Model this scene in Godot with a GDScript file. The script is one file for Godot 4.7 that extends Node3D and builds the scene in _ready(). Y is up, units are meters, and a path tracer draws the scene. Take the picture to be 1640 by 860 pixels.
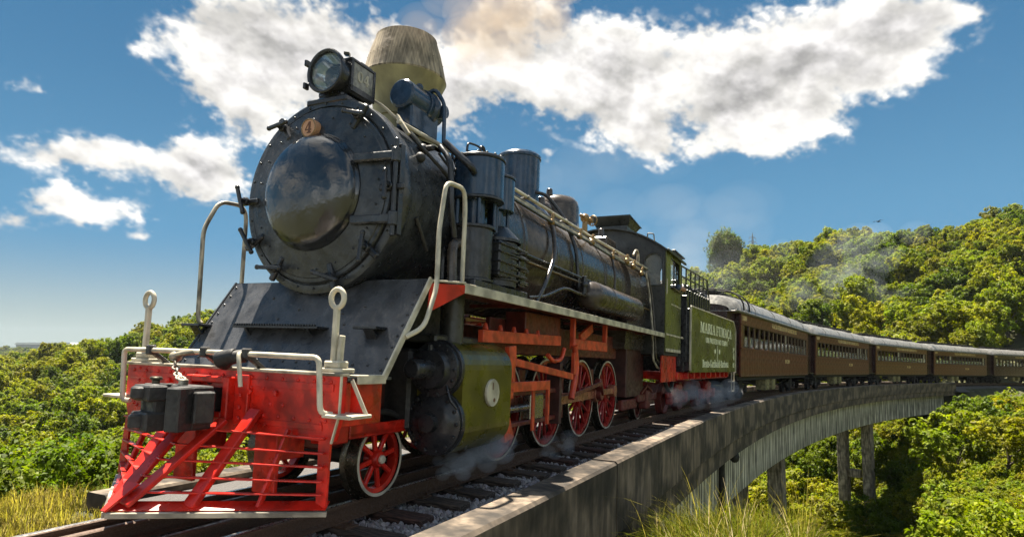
extends Node3D
# A steam train on a curved concrete viaduct among forested hills, high sun ahead of the camera.
# World: camera at the origin, y up, looking along -z. Track: s = metres back along the track from the leading axle, h = height above the rail, w = sideways towards the camera side.

const FOC := 998.45                 # focal length in pixels of an 860-pixel-high picture
const PITCH := 0.07667
const AL := 0.44097                 # heading of the track at the engine
const GRADE := 0.0314
const ROLL := 0.0267
const O := Vector3(-1.7332, -1.282, -5.801)
const RAD := 143.74
const S0 := 3.945

var SUN_TO := Vector3(-0.17, 1.0, -0.34).normalized()
var rng := RandomNumberGenerator.new()
var M := {}
var T := {}

func _ready() -> void:
	rng.seed = 7
	# --- camera
	var cam := Camera3D.new()
	cam.name = "camera"
	cam.near = 0.1
	cam.far = 9000.0
	cam.projection = Camera3D.PROJECTION_FRUSTUM
	cam.size = 0.1 * 860.0 / FOC
	cam.frustum_offset = Vector2(0, 49.4 / 860.0) * cam.size
	cam.rotation.x = PITCH
	add_child(cam)
	cam.current = true
	# --- sky, air and exposure
	var we := WorldEnvironment.new()
	we.name = "environment"
	var env := Environment.new()
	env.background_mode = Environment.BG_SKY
	env.tonemap_mode = Environment.TONE_MAPPER_LINEAR
	env.tonemap_exposure = 4.0
	env.background_energy_multiplier = 0.36
	env.sdfgi_enabled = true
	env.ssao_enabled = true
	env.ssil_enabled = true
	env.volumetric_fog_enabled = true
	env.volumetric_fog_density = 0.0
	env.fog_enabled = true
	env.fog_density = 0.00006
	env.fog_light_color = Color(0.86, 0.92, 1.0)
	var sky := Sky.new()
	var pano := PanoramaSkyMaterial.new()
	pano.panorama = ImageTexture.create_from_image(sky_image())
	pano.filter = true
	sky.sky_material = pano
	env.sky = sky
	we.environment = env
	add_child(we)
	# --- sun: high, ahead of the camera and a little to the left of the train
	var sun := DirectionalLight3D.new()
	sun.name = "sun"
	sun.light_energy = 1.6
	sun.light_color = Color(1.0, 0.96, 0.89)
	sun.light_angular_distance = 0.5
	sun.shadow_enabled = true
	add_child(sun)
	sun.look_at_from_position(Vector3.ZERO, -SUN_TO, Vector3.UP)
	make_textures()
	make_materials()
	build_ground()
	build_viaduct()
	build_track()
	build_engine()
	build_tender()
	build_cars()
	build_people()
	build_far_things()
	build_vegetation()
	build_smoke()

# ------------------------------------------------------------------ sky
func sky_image() -> Image:
	var big := FastNoiseLite.new(); big.seed = 11; big.noise_type = FastNoiseLite.TYPE_SIMPLEX_SMOOTH
	big.frequency = 1.0; big.fractal_type = FastNoiseLite.FRACTAL_FBM; big.fractal_octaves = 6; big.fractal_gain = 0.56; big.fractal_lacunarity = 2.1
	var low := FastNoiseLite.new(); low.seed = 5; low.noise_type = FastNoiseLite.TYPE_SIMPLEX_SMOOTH
	low.frequency = 1.0; low.fractal_type = FastNoiseLite.FRACTAL_FBM; low.fractal_octaves = 3
	# cumulus banks seen ahead: tangent-plane x, y, half-sizes, weight
	var banks := []
	for b in SKY_BANKS:
		banks.append([(b[0] - 820.0) / FOC, (556.0 - b[1]) / FOC, b[2] / FOC, b[3] / FOC, b[4]])
	var coarse := Image.create(1024, 512, false, Image.FORMAT_RGBF)
	for y in 512:
		for x in 1024:
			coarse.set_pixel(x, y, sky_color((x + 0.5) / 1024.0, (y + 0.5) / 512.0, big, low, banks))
	coarse.resize(4096, 2048, Image.INTERPOLATE_BILINEAR)
	var y0 := 640; var y1 := 1032
	var fine := Image.create(1024, y1 - y0, false, Image.FORMAT_RGBF)   # straight ahead is the seam of the panorama
	for y in range(y0, y1):
		for x in 1024:
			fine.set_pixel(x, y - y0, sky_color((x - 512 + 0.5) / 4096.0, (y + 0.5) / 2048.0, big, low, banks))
	coarse.blit_rect(fine, Rect2i(512, 0, 512, y1 - y0), Vector2i(0, y0))
	coarse.blit_rect(fine, Rect2i(0, 0, 512, y1 - y0), Vector2i(4096 - 512, y0))
	return coarse

const SKY_BANKS := [
	[300, 30, 90, 60, 0.8], [400, 60, 130, 90, 1.0], [520, 90, 120, 110, 1.0], [640, 120, 120, 110, 1.0], [360, 130, 80, 60, 0.8], [410, 195, 60, 45, 0.75], [730, 150, 60, 80, 0.6], [790, 60, 100, 90, 0.8],
	[870, 90, 70, 80, 0.7], [960, 80, 90, 90, 0.9], [1040, 110, 80, 90, 0.85], [1010, 190, 70, 60, 0.7], [1060, 225, 50, 40, 0.6], [910, 170, 60, 50, 0.45],
	[1200, 130, 80, 90, 1.0], [1290, 100, 100, 100, 1.0], [1400, 50, 110, 80, 1.0], [1500, 14, 90, 56, 0.95], [1570, -6, 60, 30, 0.7], [1130, 60, 40, 60, 0.45], [1170, 180, 60, 50, 0.85], [1230, 225, 60, 25, 0.5], [1310, 185, 60, 40, 0.7], [1420, 115, 60, 40, 0.6],
	[60, 240, 90, 32, 0.85], [160, 232, 80, 38, 0.95], [240, 270, 90, 36, 0.9], [310, 245, 55, 40, 0.85], [345, 285, 60, 34, 0.8], [290, 310, 50, 18, 0.5],
	[90, 312, 70, 24, 0.85], [170, 340, 70, 24, 0.85], [16, 350, 50, 20, 0.9], [8, 120, 30, 24, 0.6], [225, 376, 30, 8, 0.6], [40, 130, 34, 24, 0.55], [215, 60, 36, 22, 0.45], [868, 236, 16, 8, 0.55], [880, 246, 10, 18, 0.60], [892, 238, 8, 8, 0.3], [1125, 235, 30, 14, 0.5], [1630, 90, 40, 16, 0.35],
]

func sky_color(u: float, v: float, big: FastNoiseLite, low: FastNoiseLite, banks: Array) -> Color:
	var phi := u * TAU
	var th := v * PI
	var d := Vector3(sin(th) * sin(phi), cos(th), -sin(th) * cos(phi))
	var e := maxf(d.y, 0.0)
	var t := 1.0 - pow(1.0 - e, 3.2)
	var base := Color(0.36, 0.42, 0.385).lerp(Color(0.098, 0.250, 0.405), smoothstep(0.02, 0.46, t)).lerp(Color(0.042, 0.138, 0.272), smoothstep(0.4, 0.98, t))
	if d.y < 0.0:
		return Color(0.30, 0.36, 0.34).lerp(Color(0.10, 0.12, 0.06), clampf(-d.y * 6.0, 0.0, 1.0))
	# sky field: the banks ahead, elsewhere a broken cumulus cover of the same amount
	var q := d / (e + 0.16)
	var ahead := 0.0
	var cover := 0.0
	if d.z < -0.15:
		var tx := d.x / -d.z
		var ty := d.y / -d.z
		ahead = (1.0 - smoothstep(0.85, 1.15, absf(tx))) * (1.0 - smoothstep(0.62, 0.85, ty))
		if ahead > 0.0:
			for b in banks:
				var dx: float = (tx - b[0]) / b[2]
				var dy: float = (ty - b[1]) / b[3]
				var r2 := dx * dx + dy * dy
				if r2 < 3.5:
					cover += b[4] * exp(-r2 * 1.1)
	var broken := smoothstep(-0.25, 0.5, low.get_noise_2d(q.x * 0.9 + 40.0, q.z * 0.9))
	cover = lerpf(broken, cover, ahead)
	# billows at four sizes, sheared a little as if by wind
	var w := Vector3(d.x + d.y * 0.35, d.y, d.z)
	var n := big.get_noise_3d(w.x * 6.0, w.y * 9.0, w.z * 6.0)
	var n2 := big.get_noise_3d(w.x * 17.0 + 9.0, w.y * 24.0, w.z * 17.0)
	var n3 := big.get_noise_3d(w.x * 55.0, w.y * 75.0 + 4.0, w.z * 55.0)
	var field := cover * 1.05 + n * 0.80 + n2 * 0.40 + n3 * 0.20 - 0.50 * (1.0 - smoothstep(0.0, 0.30, cover))
	var dens := field - 0.52
	var a := smoothstep(-0.10, 0.50, dens) + 0.26 * smoothstep(-0.42, 0.10, dens) * smoothstep(-0.1, 0.5, n2 + n3)
	a = clampf(a, 0.0, 1.0)
	if a <= 0.0:
		return base
	# thin edges let the light through, thick hearts are grey; each billow has a sunny side and a shaded one
	var thick := smoothstep(0.30, 1.45, dens)
	var su := (SUN_TO - d * d.dot(SUN_TO)).normalized() * 0.030
	var w2 := w + su
	var lit := n - big.get_noise_3d(w2.x * 6.0, w2.y * 9.0, w2.z * 6.0)
	var w3 := w + su * 0.4
	var lit2 := n2 - big.get_noise_3d(w3.x * 17.0 + 9.0, w3.y * 24.0, w3.z * 17.0)
	var lum := lerpf(0.72, 0.56, thick) + clampf(lit * 0.55, -0.20, 0.18) + clampf(lit2 * 0.35, -0.12, 0.12) * (0.4 + 0.6 * thick)
	# clouds away from the sun show their sunlit faces, brightened further as added fill; those round the sun glow
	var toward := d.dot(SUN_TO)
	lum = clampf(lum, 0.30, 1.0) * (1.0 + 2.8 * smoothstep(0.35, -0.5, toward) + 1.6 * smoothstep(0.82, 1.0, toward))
	var cl := Color(1.0, 0.97, 0.91).lerp(Color(0.98, 0.95, 0.93), thick) * lum
	return base.lerp(cl, a * 0.97)

# ------------------------------------------------------------------ track geometry
func heading(s: float) -> float:
	return AL + maxf(0.0, s - S0) / RAD

func track_pt(s: float, h: float, w: float) -> Vector3:
	var a := heading(s)
	var X := O.x + minf(s, S0) * sin(AL)
	var Z := O.z - minf(s, S0) * cos(AL)
	if s > S0:
		var cx := X + RAD * cos(AL)
		var cz := Z + RAD * sin(AL)
		X = cx - RAD * cos(a)
		Z = cz - RAD * sin(a)
	var y := O.y - s * GRADE
	return Vector3(X + cos(a) * (w + ROLL * h), y + h - w * ROLL, Z + sin(a) * (w + ROLL * h))

func track_frame(sa: float, sb: float, h := 0.0) -> Transform3D:   # rigid frame on the chord from sa (front) to sb (rear)
	var a := track_pt(sa, h, 0); var b := track_pt(sb, h, 0)
	var f := (a - b).normalized()
	var r := (track_pt((sa + sb) * 0.5, 0, 1.0) - track_pt((sa + sb) * 0.5, 0, 0.0))
	r = (r - f * r.dot(f)).normalized()
	return Transform3D(Basis(r, f.cross(r), f), (a + b) * 0.5)

func track_sw(p: Vector3) -> Vector2:    # nearest s and w of a world point
	var X := O.x + S0 * sin(AL); var Z := O.z - S0 * cos(AL)
	var d := Vector2(p.x - X, p.z - Z)
	var along := d.x * sin(AL) - d.y * cos(AL)
	if along <= 0.0:
		return Vector2(S0 + along, d.x * cos(AL) + d.y * sin(AL))
	var c := Vector2(X + RAD * cos(AL), Z + RAD * sin(AL))
	var v := Vector2(p.x, p.z) - c
	var ang := atan2(-v.y, -v.x)
	return Vector2(S0 + (ang - AL) * RAD, RAD - v.length())

func L(s: float, h: float, w: float) -> Vector3:   # the same three numbers inside a vehicle's own axes
	return Vector3(w, h, -s)

# ------------------------------------------------------------------ mesh builder
class B:
	var v := PackedVector3Array()
	var n := PackedVector3Array()
	var c := PackedColorArray()
	var col := Color(1, 1, 1)
	var colored := false
	func tri(a: Vector3, b: Vector3, d: Vector3, na: Vector3, nb: Vector3, nd: Vector3) -> void:
		if (b - a).cross(d - a).dot(na + nb + nd) > 0.0:
			v.append(a); v.append(d); v.append(b); n.append(na); n.append(nd); n.append(nb)
		else:
			v.append(a); v.append(b); v.append(d); n.append(na); n.append(nb); n.append(nd)
		if colored:
			c.append(col); c.append(col); c.append(col)
	func quad(a: Vector3, b: Vector3, d: Vector3, e: Vector3, out := Vector3.ZERO) -> void:
		var m := (b - a).cross(e - a)
		if m.length_squared() < 1e-16:
			m = (d - b).cross(e - b)
		m = m.normalized()
		if out != Vector3.ZERO and m.dot(out) < 0.0:
			m = -m
		tri(a, b, d, m, m, m); tri(a, d, e, m, m, m)
	func quadn(a: Vector3, b: Vector3, d: Vector3, e: Vector3, na: Vector3, nb: Vector3, nd: Vector3, ne: Vector3) -> void:
		tri(a, b, d, na, nb, nd); tri(a, d, e, na, nd, ne)
	func box(ctr: Vector3, size: Vector3, ch := 0.0, bs := Basis()) -> void:
		var h := size * 0.5
		ch = minf(ch, minf(h.x, minf(h.y, h.z)) * 0.45)
		var k := h - Vector3.ONE * ch
		var ax := [Vector3.RIGHT, Vector3.UP, Vector3.BACK]
		for i in 3:
			var j := (i + 1) % 3; var l := (i + 2) % 3
			for sg in [-1.0, 1.0]:
				var o: Vector3 = ax[i] * h[i] * sg; var a: Vector3 = ax[j] * k[j]; var b: Vector3 = ax[l] * k[l]
				quad(ctr + bs * (o - a - b), ctr + bs * (o + a - b), ctr + bs * (o + a + b), ctr + bs * (o - a + b), bs * (ax[i] * sg))
			if ch > 0.0:
				for sj in [-1.0, 1.0]:
					for sl in [-1.0, 1.0]:
						var e: Vector3 = ax[i] * k[i]
						var p: Vector3 = ax[j] * h[j] * sj + ax[l] * k[l] * sl; var q: Vector3 = ax[j] * k[j] * sj + ax[l] * h[l] * sl
						quad(ctr + bs * (p - e), ctr + bs * (p + e), ctr + bs * (q + e), ctr + bs * (q - e), bs * (ax[j] * sj + ax[l] * sl))
		if ch > 0.0:
			for sx in [-1.0, 1.0]:
				for sy in [-1.0, 1.0]:
					for sz in [-1.0, 1.0]:
						var m: Vector3 = (bs * Vector3(sx, sy, sz)).normalized()
						tri(ctr + bs * Vector3(h.x * sx, k.y * sy, k.z * sz), ctr + bs * Vector3(k.x * sx, h.y * sy, k.z * sz), ctr + bs * Vector3(k.x * sx, k.y * sy, h.z * sz), m, m, m)
	func bx(x0: float, x1: float, y0: float, y1: float, z0: float, z1: float, ch := 0.006) -> void:
		box(Vector3((x0 + x1) / 2, (y0 + y1) / 2, (z0 + z1) / 2), Vector3(absf(x1 - x0), absf(y1 - y0), absf(z1 - z0)), ch)
	func sb(s0: float, s1: float, h0: float, h1: float, w0: float, w1: float, ch := 0.006) -> void:   # the same in s, h, w
		bx(w0, w1, h0, h1, -s0, -s1, ch)
	func bar(a: Vector3, b: Vector3, wd: float, ht: float, up := Vector3.UP, ch := 0.004) -> void:
		var f := (b - a).normalized()
		if absf(f.dot(up)) > 0.99:
			up = Vector3.RIGHT if absf(f.x) < 0.9 else Vector3.BACK
		var r := up.cross(f).normalized()
		box((a + b) * 0.5, Vector3(wd, ht, a.distance_to(b)), ch, Basis(r, f.cross(r), f))
	func lathe(pr: Array, o: Vector3, axis: Vector3, seg := 24, sharp := 0.75) -> void:   # pr: Vector2(radius, along)
		axis = axis.normalized()
		var e1 := axis.cross(Vector3.UP if absf(axis.y) < 0.9 else Vector3.RIGHT).normalized()
		var e2 := axis.cross(e1)
		var fn := []
		for i in pr.size() - 1:
			var t: Vector2 = pr[i + 1] - pr[i]
			fn.append(Vector2(t.y, -t.x).normalized())
		for i in pr.size() - 1:
			var f: Vector2 = fn[i]
			var na := f; var nb := f
			if i > 0 and f.dot(fn[i - 1]) > sharp:
				na = (f + fn[i - 1]).normalized()
			if i < fn.size() - 1 and f.dot(fn[i + 1]) > sharp:
				nb = (f + fn[i + 1]).normalized()
			for k in seg:
				var a0 := TAU * k / seg; var a1 := TAU * (k + 1) / seg
				var r0 := e1 * cos(a0) + e2 * sin(a0); var r1 := e1 * cos(a1) + e2 * sin(a1)
				var p: Vector2 = pr[i]; var q: Vector2 = pr[i + 1]
				var A := o + r0 * p.x + axis * p.y; var Bq := o + r1 * p.x + axis * p.y
				var C := o + r1 * q.x + axis * q.y; var D := o + r0 * q.x + axis * q.y
				if p.x > 1e-6:
					tri(A, Bq, C, r0 * na.x + axis * na.y, r1 * na.x + axis * na.y, r1 * nb.x + axis * nb.y)
				if q.x > 1e-6:
					tri(A, C, D, r0 * na.x + axis * na.y, r1 * nb.x + axis * nb.y, r0 * nb.x + axis * nb.y)
	func cyl(a: Vector3, b: Vector3, r: float, r2 := -1.0, seg := 20, ch := 0.008) -> void:
		if r2 < 0.0: r2 = r
		var l := a.distance_to(b)
		ch = minf(ch, minf(l, minf(r, r2)) * 0.3)
		lathe([Vector2(0, 0), Vector2(r - ch, 0), Vector2(r, ch), Vector2(r2, l - ch), Vector2(r2 - ch, l), Vector2(0, l)], a, b - a, seg, 0.8)
	func tube(pts: Array, r: float, sides := 8, closed := false) -> void:
		var k := pts.size()
		var rings := []
		var ref := Vector3.ZERO
		for i in k:
			var t: Vector3
			if closed: t = (pts[(i + 1) % k] - pts[(i + k - 1) % k]).normalized()
			else: t = (pts[mini(i + 1, k - 1)] - pts[maxi(i - 1, 0)]).normalized()
			if ref == Vector3.ZERO: ref = t.cross(Vector3.UP if absf(t.y) < 0.9 else Vector3.RIGHT).normalized()
			ref = (ref - t * ref.dot(t)).normalized()
			var e2 := t.cross(ref)
			var ring := []
			for j in sides:
				ring.append(ref * cos(TAU * j / sides) + e2 * sin(TAU * j / sides))
			rings.append(ring)
		for i in (k if closed else k - 1):
			var i2 := (i + 1) % k
			for j in sides:
				var j2 := (j + 1) % sides
				var a: Vector3 = rings[i][j]; var b: Vector3 = rings[i][j2]; var d: Vector3 = rings[i2][j2]; var e: Vector3 = rings[i2][j]
				quadn(pts[i] + a * r, pts[i] + b * r, pts[i2] + d * r, pts[i2] + e * r, a, b, d, e)
		if not closed:
			for end in [0, k - 1]:
				var m: Vector3 = (pts[0] - pts[1]).normalized() if end == 0 else (pts[k - 1] - pts[k - 2]).normalized()
				for j in sides:
					tri(pts[end], pts[end] + rings[end][j] * r, pts[end] + rings[end][(j + 1) % sides] * r, m, m, m)
	func ext(poly: PackedVector2Array, o: Vector3, ex: Vector3, ey: Vector3, depth: float, ch := 0.0) -> void:   # a plate of that outline, from o along ex x ey
		var ez := ex.cross(ey).normalized()
		var idx := Geometry2D.triangulate_polygon(poly)
		var at := func(q: Vector2, z: float) -> Vector3: return o + ex * q.x + ey * q.y + ez * z
		for z in [0.0, depth]:
			var m := -ez if z == 0.0 else ez
			for i in range(0, idx.size(), 3):
				tri(at.call(poly[idx[i]], z), at.call(poly[idx[i + 1]], z), at.call(poly[idx[i + 2]], z), m, m, m)
		var cw := Geometry2D.is_polygon_clockwise(poly)
		for i in poly.size():
			var a := poly[i]; var b := poly[(i + 1) % poly.size()]
			var m2 := Vector2(b.y - a.y, a.x - b.x) * (-1.0 if cw else 1.0)
			quad(at.call(a, 0.0), at.call(b, 0.0), at.call(b, depth), at.call(a, depth), ex * m2.x + ey * m2.y)
	func ball(ctr: Vector3, r: Vector3, seg := 14, rows := 8, half := false) -> void:
		for i in rows:
			var t0 := PI * i / rows * (0.5 if half else 1.0); var t1 := PI * (i + 1) / rows * (0.5 if half else 1.0)
			for j in seg:
				var p0 := TAU * j / seg; var p1 := TAU * (j + 1) / seg
				var a := Vector3(sin(t0) * cos(p0), cos(t0), sin(t0) * sin(p0)); var b := Vector3(sin(t0) * cos(p1), cos(t0), sin(t0) * sin(p1))
				var d := Vector3(sin(t1) * cos(p1), cos(t1), sin(t1) * sin(p1)); var e := Vector3(sin(t1) * cos(p0), cos(t1), sin(t1) * sin(p0))
				quadn(ctr + a * r, ctr + b * r, ctr + d * r, ctr + e * r, (a / r).normalized(), (b / r).normalized(), (d / r).normalized(), (e / r).normalized())
	func add(o: B, x: Transform3D) -> void:
		for i in o.v.size():
			v.append(x * o.v[i]); n.append((x.basis * o.n[i]).normalized())
			if colored: c.append(o.c[i] if o.colored else col)
	func mesh() -> ArrayMesh:
		var arr := []
		arr.resize(Mesh.ARRAY_MAX)
		arr[Mesh.ARRAY_VERTEX] = v
		arr[Mesh.ARRAY_NORMAL] = n
		if colored: arr[Mesh.ARRAY_COLOR] = c
		var m := ArrayMesh.new()
		m.add_surface_from_arrays(Mesh.PRIMITIVE_TRIANGLES, arr)
		return m

func smooth_path(pts: Array, r := 0.08, k := 4) -> Array:   # rounds the corners of a bent pipe
	var out := [pts[0]]
	for i in range(1, pts.size() - 1):
		var p: Vector3 = pts[i]
		var a: Vector3 = pts[i - 1] - p; var b: Vector3 = pts[i + 1] - p
		var ra := minf(r, a.length() * 0.45); var rb := minf(r, b.length() * 0.45)
		var q0 := p + a.normalized() * ra; var q1 := p + b.normalized() * rb
		for j in k + 1:
			var t := float(j) / k
			out.append(q0.lerp(p, t).lerp(p.lerp(q1, t), t))
	out.append(pts[pts.size() - 1])
	return out

func thing(called: String, label: String, category: String, xf := Transform3D(), group := "") -> Node3D:
	var o := Node3D.new()
	o.name = called
	o.transform = xf
	tag(o, label, category, group)
	add_child(o, true)
	return o

func tag(o: Node, label: String, category: String, group := "") -> void:
	o.set_meta("label", label)
	o.set_meta("category", category)
	if group != "":
		o.set_meta("group", group)

func part(parent: Node, called: String, b: B, m: Material, at := Transform3D()) -> MeshInstance3D:
	return part_mesh(parent, called, b.mesh(), m, at)

func part_mesh(parent: Node, called: String, me: Mesh, m: Material, at := Transform3D()) -> MeshInstance3D:
	var o := MeshInstance3D.new()
	o.name = called
	o.mesh = me
	o.material_override = m
	o.transform = at
	parent.add_child(o, true)
	return o

func pipe(parent: Node, called: String, pts: Array, r: float, m: Material, bend := 0.08, sides := 8) -> MeshInstance3D:
	var b := B.new()
	b.tube(smooth_path(pts, bend), r, sides)
	return part(parent, called, b, m)

func text_part(parent: Node, called: String, words: String, size: float, m: Material, at: Transform3D, fnt := "Droid Serif", bold := false, squeeze := 1.0) -> MeshInstance3D:
	var t := TextMesh.new()
	var f := SystemFont.new()
	f.font_names = PackedStringArray([fnt])
	if bold: f.font_weight = 700
	t.font = f
	t.text = words
	t.font_size = 32
	t.pixel_size = size / 32.0
	t.depth = 0.004
	t.curve_step = 2.0
	at.basis = at.basis.scaled_local(Vector3(squeeze, 1, 1))
	return part_mesh(parent, called, t, m, at)

# ------------------------------------------------------------------ textures and materials
func noise_tex(sd: int, freq: float, lo: float, hi: float, oct := 5, a := 0.0, b := 1.0, size := 512) -> NoiseTexture2D:
	var nz := FastNoiseLite.new()
	nz.seed = sd; nz.frequency = freq; nz.fractal_octaves = oct; nz.noise_type = FastNoiseLite.TYPE_SIMPLEX_SMOOTH
	var t := NoiseTexture2D.new()
	t.width = size; t.height = size; t.seamless = true; t.noise = nz
	var g := Gradient.new()
	g.offsets = PackedFloat32Array([a, b])
	g.colors = PackedColorArray([Color(lo, lo, lo), Color(hi, hi, hi)])
	t.color_ramp = g
	return t

func make_textures() -> void:
	T.patch = noise_tex(3, 0.007, 0.74, 1.0, 6, 0.25, 0.65)
	T.stain = noise_tex(13, 0.006, 0.50, 1.0, 6, 0.28, 0.62)
	T.grit = noise_tex(8, 0.05, 0.80, 1.0, 4, 0.3, 0.75)
	T.rough = noise_tex(21, 0.02, 0.55, 1.0, 5, 0.25, 0.75)
	T.bump = noise_tex(33, 0.03, 0.0, 1.0, 5)
	T.streak = noise_tex(40, 0.014, 0.62, 1.0, 5, 0.28, 0.68)
	T.lime = noise_tex(61, 0.012, 0.42, 1.0, 5, 0.34, 0.66)
	T.wood = noise_tex(51, 0.03, 0.5, 1.0, 4, 0.25, 0.75)

func lin(r: float, g: float, b: float) -> Color:
	return Color(r, g, b).linear_to_srgb()

func mat(called: String, c: Color, rough := 0.5, metal := 0.0, tex := "patch", scale := Vector3.ONE, bump := 0.0, opts := {}) -> StandardMaterial3D:
	var m := StandardMaterial3D.new()
	m.resource_name = called
	m.albedo_color = c.linear_to_srgb()
	m.roughness = rough
	m.metallic = metal
	if tex != "":
		m.albedo_texture = T[tex]
		m.roughness_texture = T.rough if rough < 0.75 else null
		m.roughness_texture_channel = BaseMaterial3D.TEXTURE_CHANNEL_RED
		m.uv1_triplanar = true
		m.uv1_scale = scale
		m.uv1_offset = Vector3(0.37, 0.11, 0.71)
		m.uv1_triplanar_sharpness = 4.0
		if bump > 0.0:
			m.heightmap_enabled = true
			m.heightmap_texture = T.bump
			m.heightmap_scale = bump
	for k in opts:
		m.set(k, opts[k])
	M[called] = m
	return m

func grit_over(called: String, tex: String, sc: Vector3) -> void:   # a second, finer layer of wear
	var m: StandardMaterial3D = M[called]
	m.detail_enabled = true
	m.detail_blend_mode = BaseMaterial3D.BLEND_MODE_MUL
	m.detail_albedo = T[tex]
	m.detail_uv_layer = BaseMaterial3D.DETAIL_UV_2
	m.uv2_triplanar = true
	m.uv2_scale = sc

func make_materials() -> void:
	mat("black", Color(0.030, 0.031, 0.035), 0.38, 0.0, "patch", Vector3.ONE * 0.9)
	mat("black_gloss", Color(0.022, 0.024, 0.028), 0.24, 0.0, "patch", Vector3.ONE * 0.8, 0.18, {"metallic_specular": 0.7})
	mat("soot", Color(0.030, 0.029, 0.028), 0.72, 0.0, "patch", Vector3.ONE * 1.4, 0.3)
	mat("smokebox", Color(0.046, 0.050, 0.056), 0.40, 0.0, "patch", Vector3.ONE * 1.1, 0.15)
	mat("boiler", Color(0.078, 0.062, 0.049), 0.32, 0.0, "patch", Vector3(0.5, 1.2, 1.2), 0.1)  # black paint browned to carry the brownish sheen of the sky
	mat("black_sky_tint", Color(0.030, 0.058, 0.105), 0.30)  # black iron with the sky's blue reflection put into its colour
	mat("apron", Color(0.080, 0.082, 0.088), 0.40, 0.0, "patch", Vector3.ONE * 0.9, 0.15)
	grit_over("apron", "grit", Vector3.ONE * 2.3)
	mat("red", Color(0.78, 0.026, 0.012), 0.44, 0.0, "patch", Vector3.ONE * 0.30)
	grit_over("red", "patch", Vector3.ONE * 1.3)
	mat("red_dark", Color(0.40, 0.022, 0.020), 0.45, 0.0, "patch", Vector3.ONE * 0.9)
	mat("red_orange", Color(0.70, 0.085, 0.032), 0.5, 0.0, "patch", Vector3.ONE * 0.9)
	mat("red_soot", Color(0.16, 0.030, 0.022), 0.6, 0.0, "patch", Vector3.ONE * 1.2)
	mat("cream", Color(0.62, 0.56, 0.43), 0.5, 0.0, "patch", Vector3.ONE * 0.8)
	mat("cream_old", Color(0.50, 0.44, 0.33), 0.6, 0.0, "stain", Vector3.ONE * 0.8)
	mat("olive", Color(0.12, 0.105, 0.012), 0.40, 0.0, "patch", Vector3.ONE * 0.35)
	mat("green", Color(0.13, 0.140, 0.028), 0.42, 0.0, "patch", Vector3.ONE * 0.22)
	mat("cab_black", Color(0.045, 0.046, 0.042), 0.45, 0.0, "patch", Vector3.ONE * 0.8)
	mat("steel", Color(0.42, 0.40, 0.38), 0.38, 0.9, "grit", Vector3.ONE * 2.0)
	mat("rod", Color(0.42, 0.16, 0.10), 0.45, 0.3, "patch", Vector3.ONE * 1.2)
	mat("tyre", Color(0.10, 0.085, 0.06), 0.4, 0.7, "grit", Vector3.ONE * 2.0)
	mat("copper", Color(0.70, 0.36, 0.19), 0.5, 0.0, "grit", Vector3.ONE * 6.0)
	mat("copper_dark", Color(0.14, 0.06, 0.03), 0.5, 0.3, "")
	mat("brass", Color(0.34, 0.22, 0.10), 0.45, 0.6, "grit", Vector3.ONE * 4.0)
	mat("soot_red", Color(0.075, 0.026, 0.020), 0.7, 0.0, "patch", Vector3.ONE * 0.8)
	mat("stack_hood", Color(0.52, 0.42, 0.29), 0.75, 0.0, "patch", Vector3(0.9, 0.6, 0.9), 0.2)
	grit_over("stack_hood", "streak", Vector3(4.0, 0.18, 4.0))
	mat("stack_cone", Color(0.42, 0.36, 0.18), 0.7, 0.0, "patch", Vector3(0.6, 0.4, 0.6), 0.15)
	mat("hose", Color(0.020, 0.019, 0.018), 0.7, 0.0, "grit", Vector3.ONE * 4.0)
	mat("lens", Color(0.55, 0.62, 0.66), 0.06, 0.0, "", Vector3.ONE, 0.0, {"refraction_enabled": true, "refraction_scale": 0.05})
	M.lens.albedo_color.a = 0.08
	mat("reflector", Color(0.80, 0.80, 0.78), 0.12, 1.0, "")
	mat("pane", Color(0.85, 0.90, 0.90), 0.06, 0.0, "")
	M.pane.transparency = BaseMaterial3D.TRANSPARENCY_ALPHA
	M.pane.albedo_color.a = 0.12
	mat("glass_grey", Color(0.22, 0.22, 0.19), 0.25, 0.0, "patch", Vector3.ONE * 3.0)
	mat("rail_side", Color(0.13, 0.078, 0.05), 0.7, 0.1, "grit", Vector3.ONE * 2.0)
	mat("rail_head", Color(0.50, 0.44, 0.38), 0.36, 0.85, "grit", Vector3.ONE * 2.0)
	mat("sleeper", Color(0.13, 0.098, 0.076), 0.85, 0.0, "wood", Vector3(0.4, 3.0, 3.0), 0.6)
	mat("sleeper_red", Color(0.115, 0.062, 0.046), 0.85, 0.0, "wood", Vector3(0.4, 3.0, 3.0), 0.6)
	mat("ballast_bed", Color(0.13, 0.122, 0.118), 0.95, 0.0, "grit", Vector3.ONE * 3.0, 2.0)  # base colour darkened to stand in for shadow on the track ahead
	mat("stone", Color(0.43, 0.42, 0.42), 0.85, 0.0, "grit", Vector3.ONE * 5.0)
	M.stone.vertex_color_use_as_albedo = true
	mat("parapet", Color(0.23, 0.175, 0.125), 0.9, 0.0, "stain", Vector3(0.30, 0.30, 0.30), 0.8, {"uv1_world_triplanar": true})
	grit_over("parapet", "streak", Vector3(0.9, 0.16, 0.9))
	M.parapet.uv2_world_triplanar = true
	mat("girder", Color(0.84, 0.79, 0.64), 0.9, 0.0, "lime", Vector3(0.9, 0.045, 0.9), 0.5, {"uv1_world_triplanar": true})
	grit_over("girder", "patch", Vector3(0.2, 0.2, 0.2))
	M.girder.uv2_world_triplanar = true
	mat("pier", Color(0.42, 0.35, 0.27), 0.9, 0.0, "streak", Vector3(1.0, 0.12, 1.0), 0.5)
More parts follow.
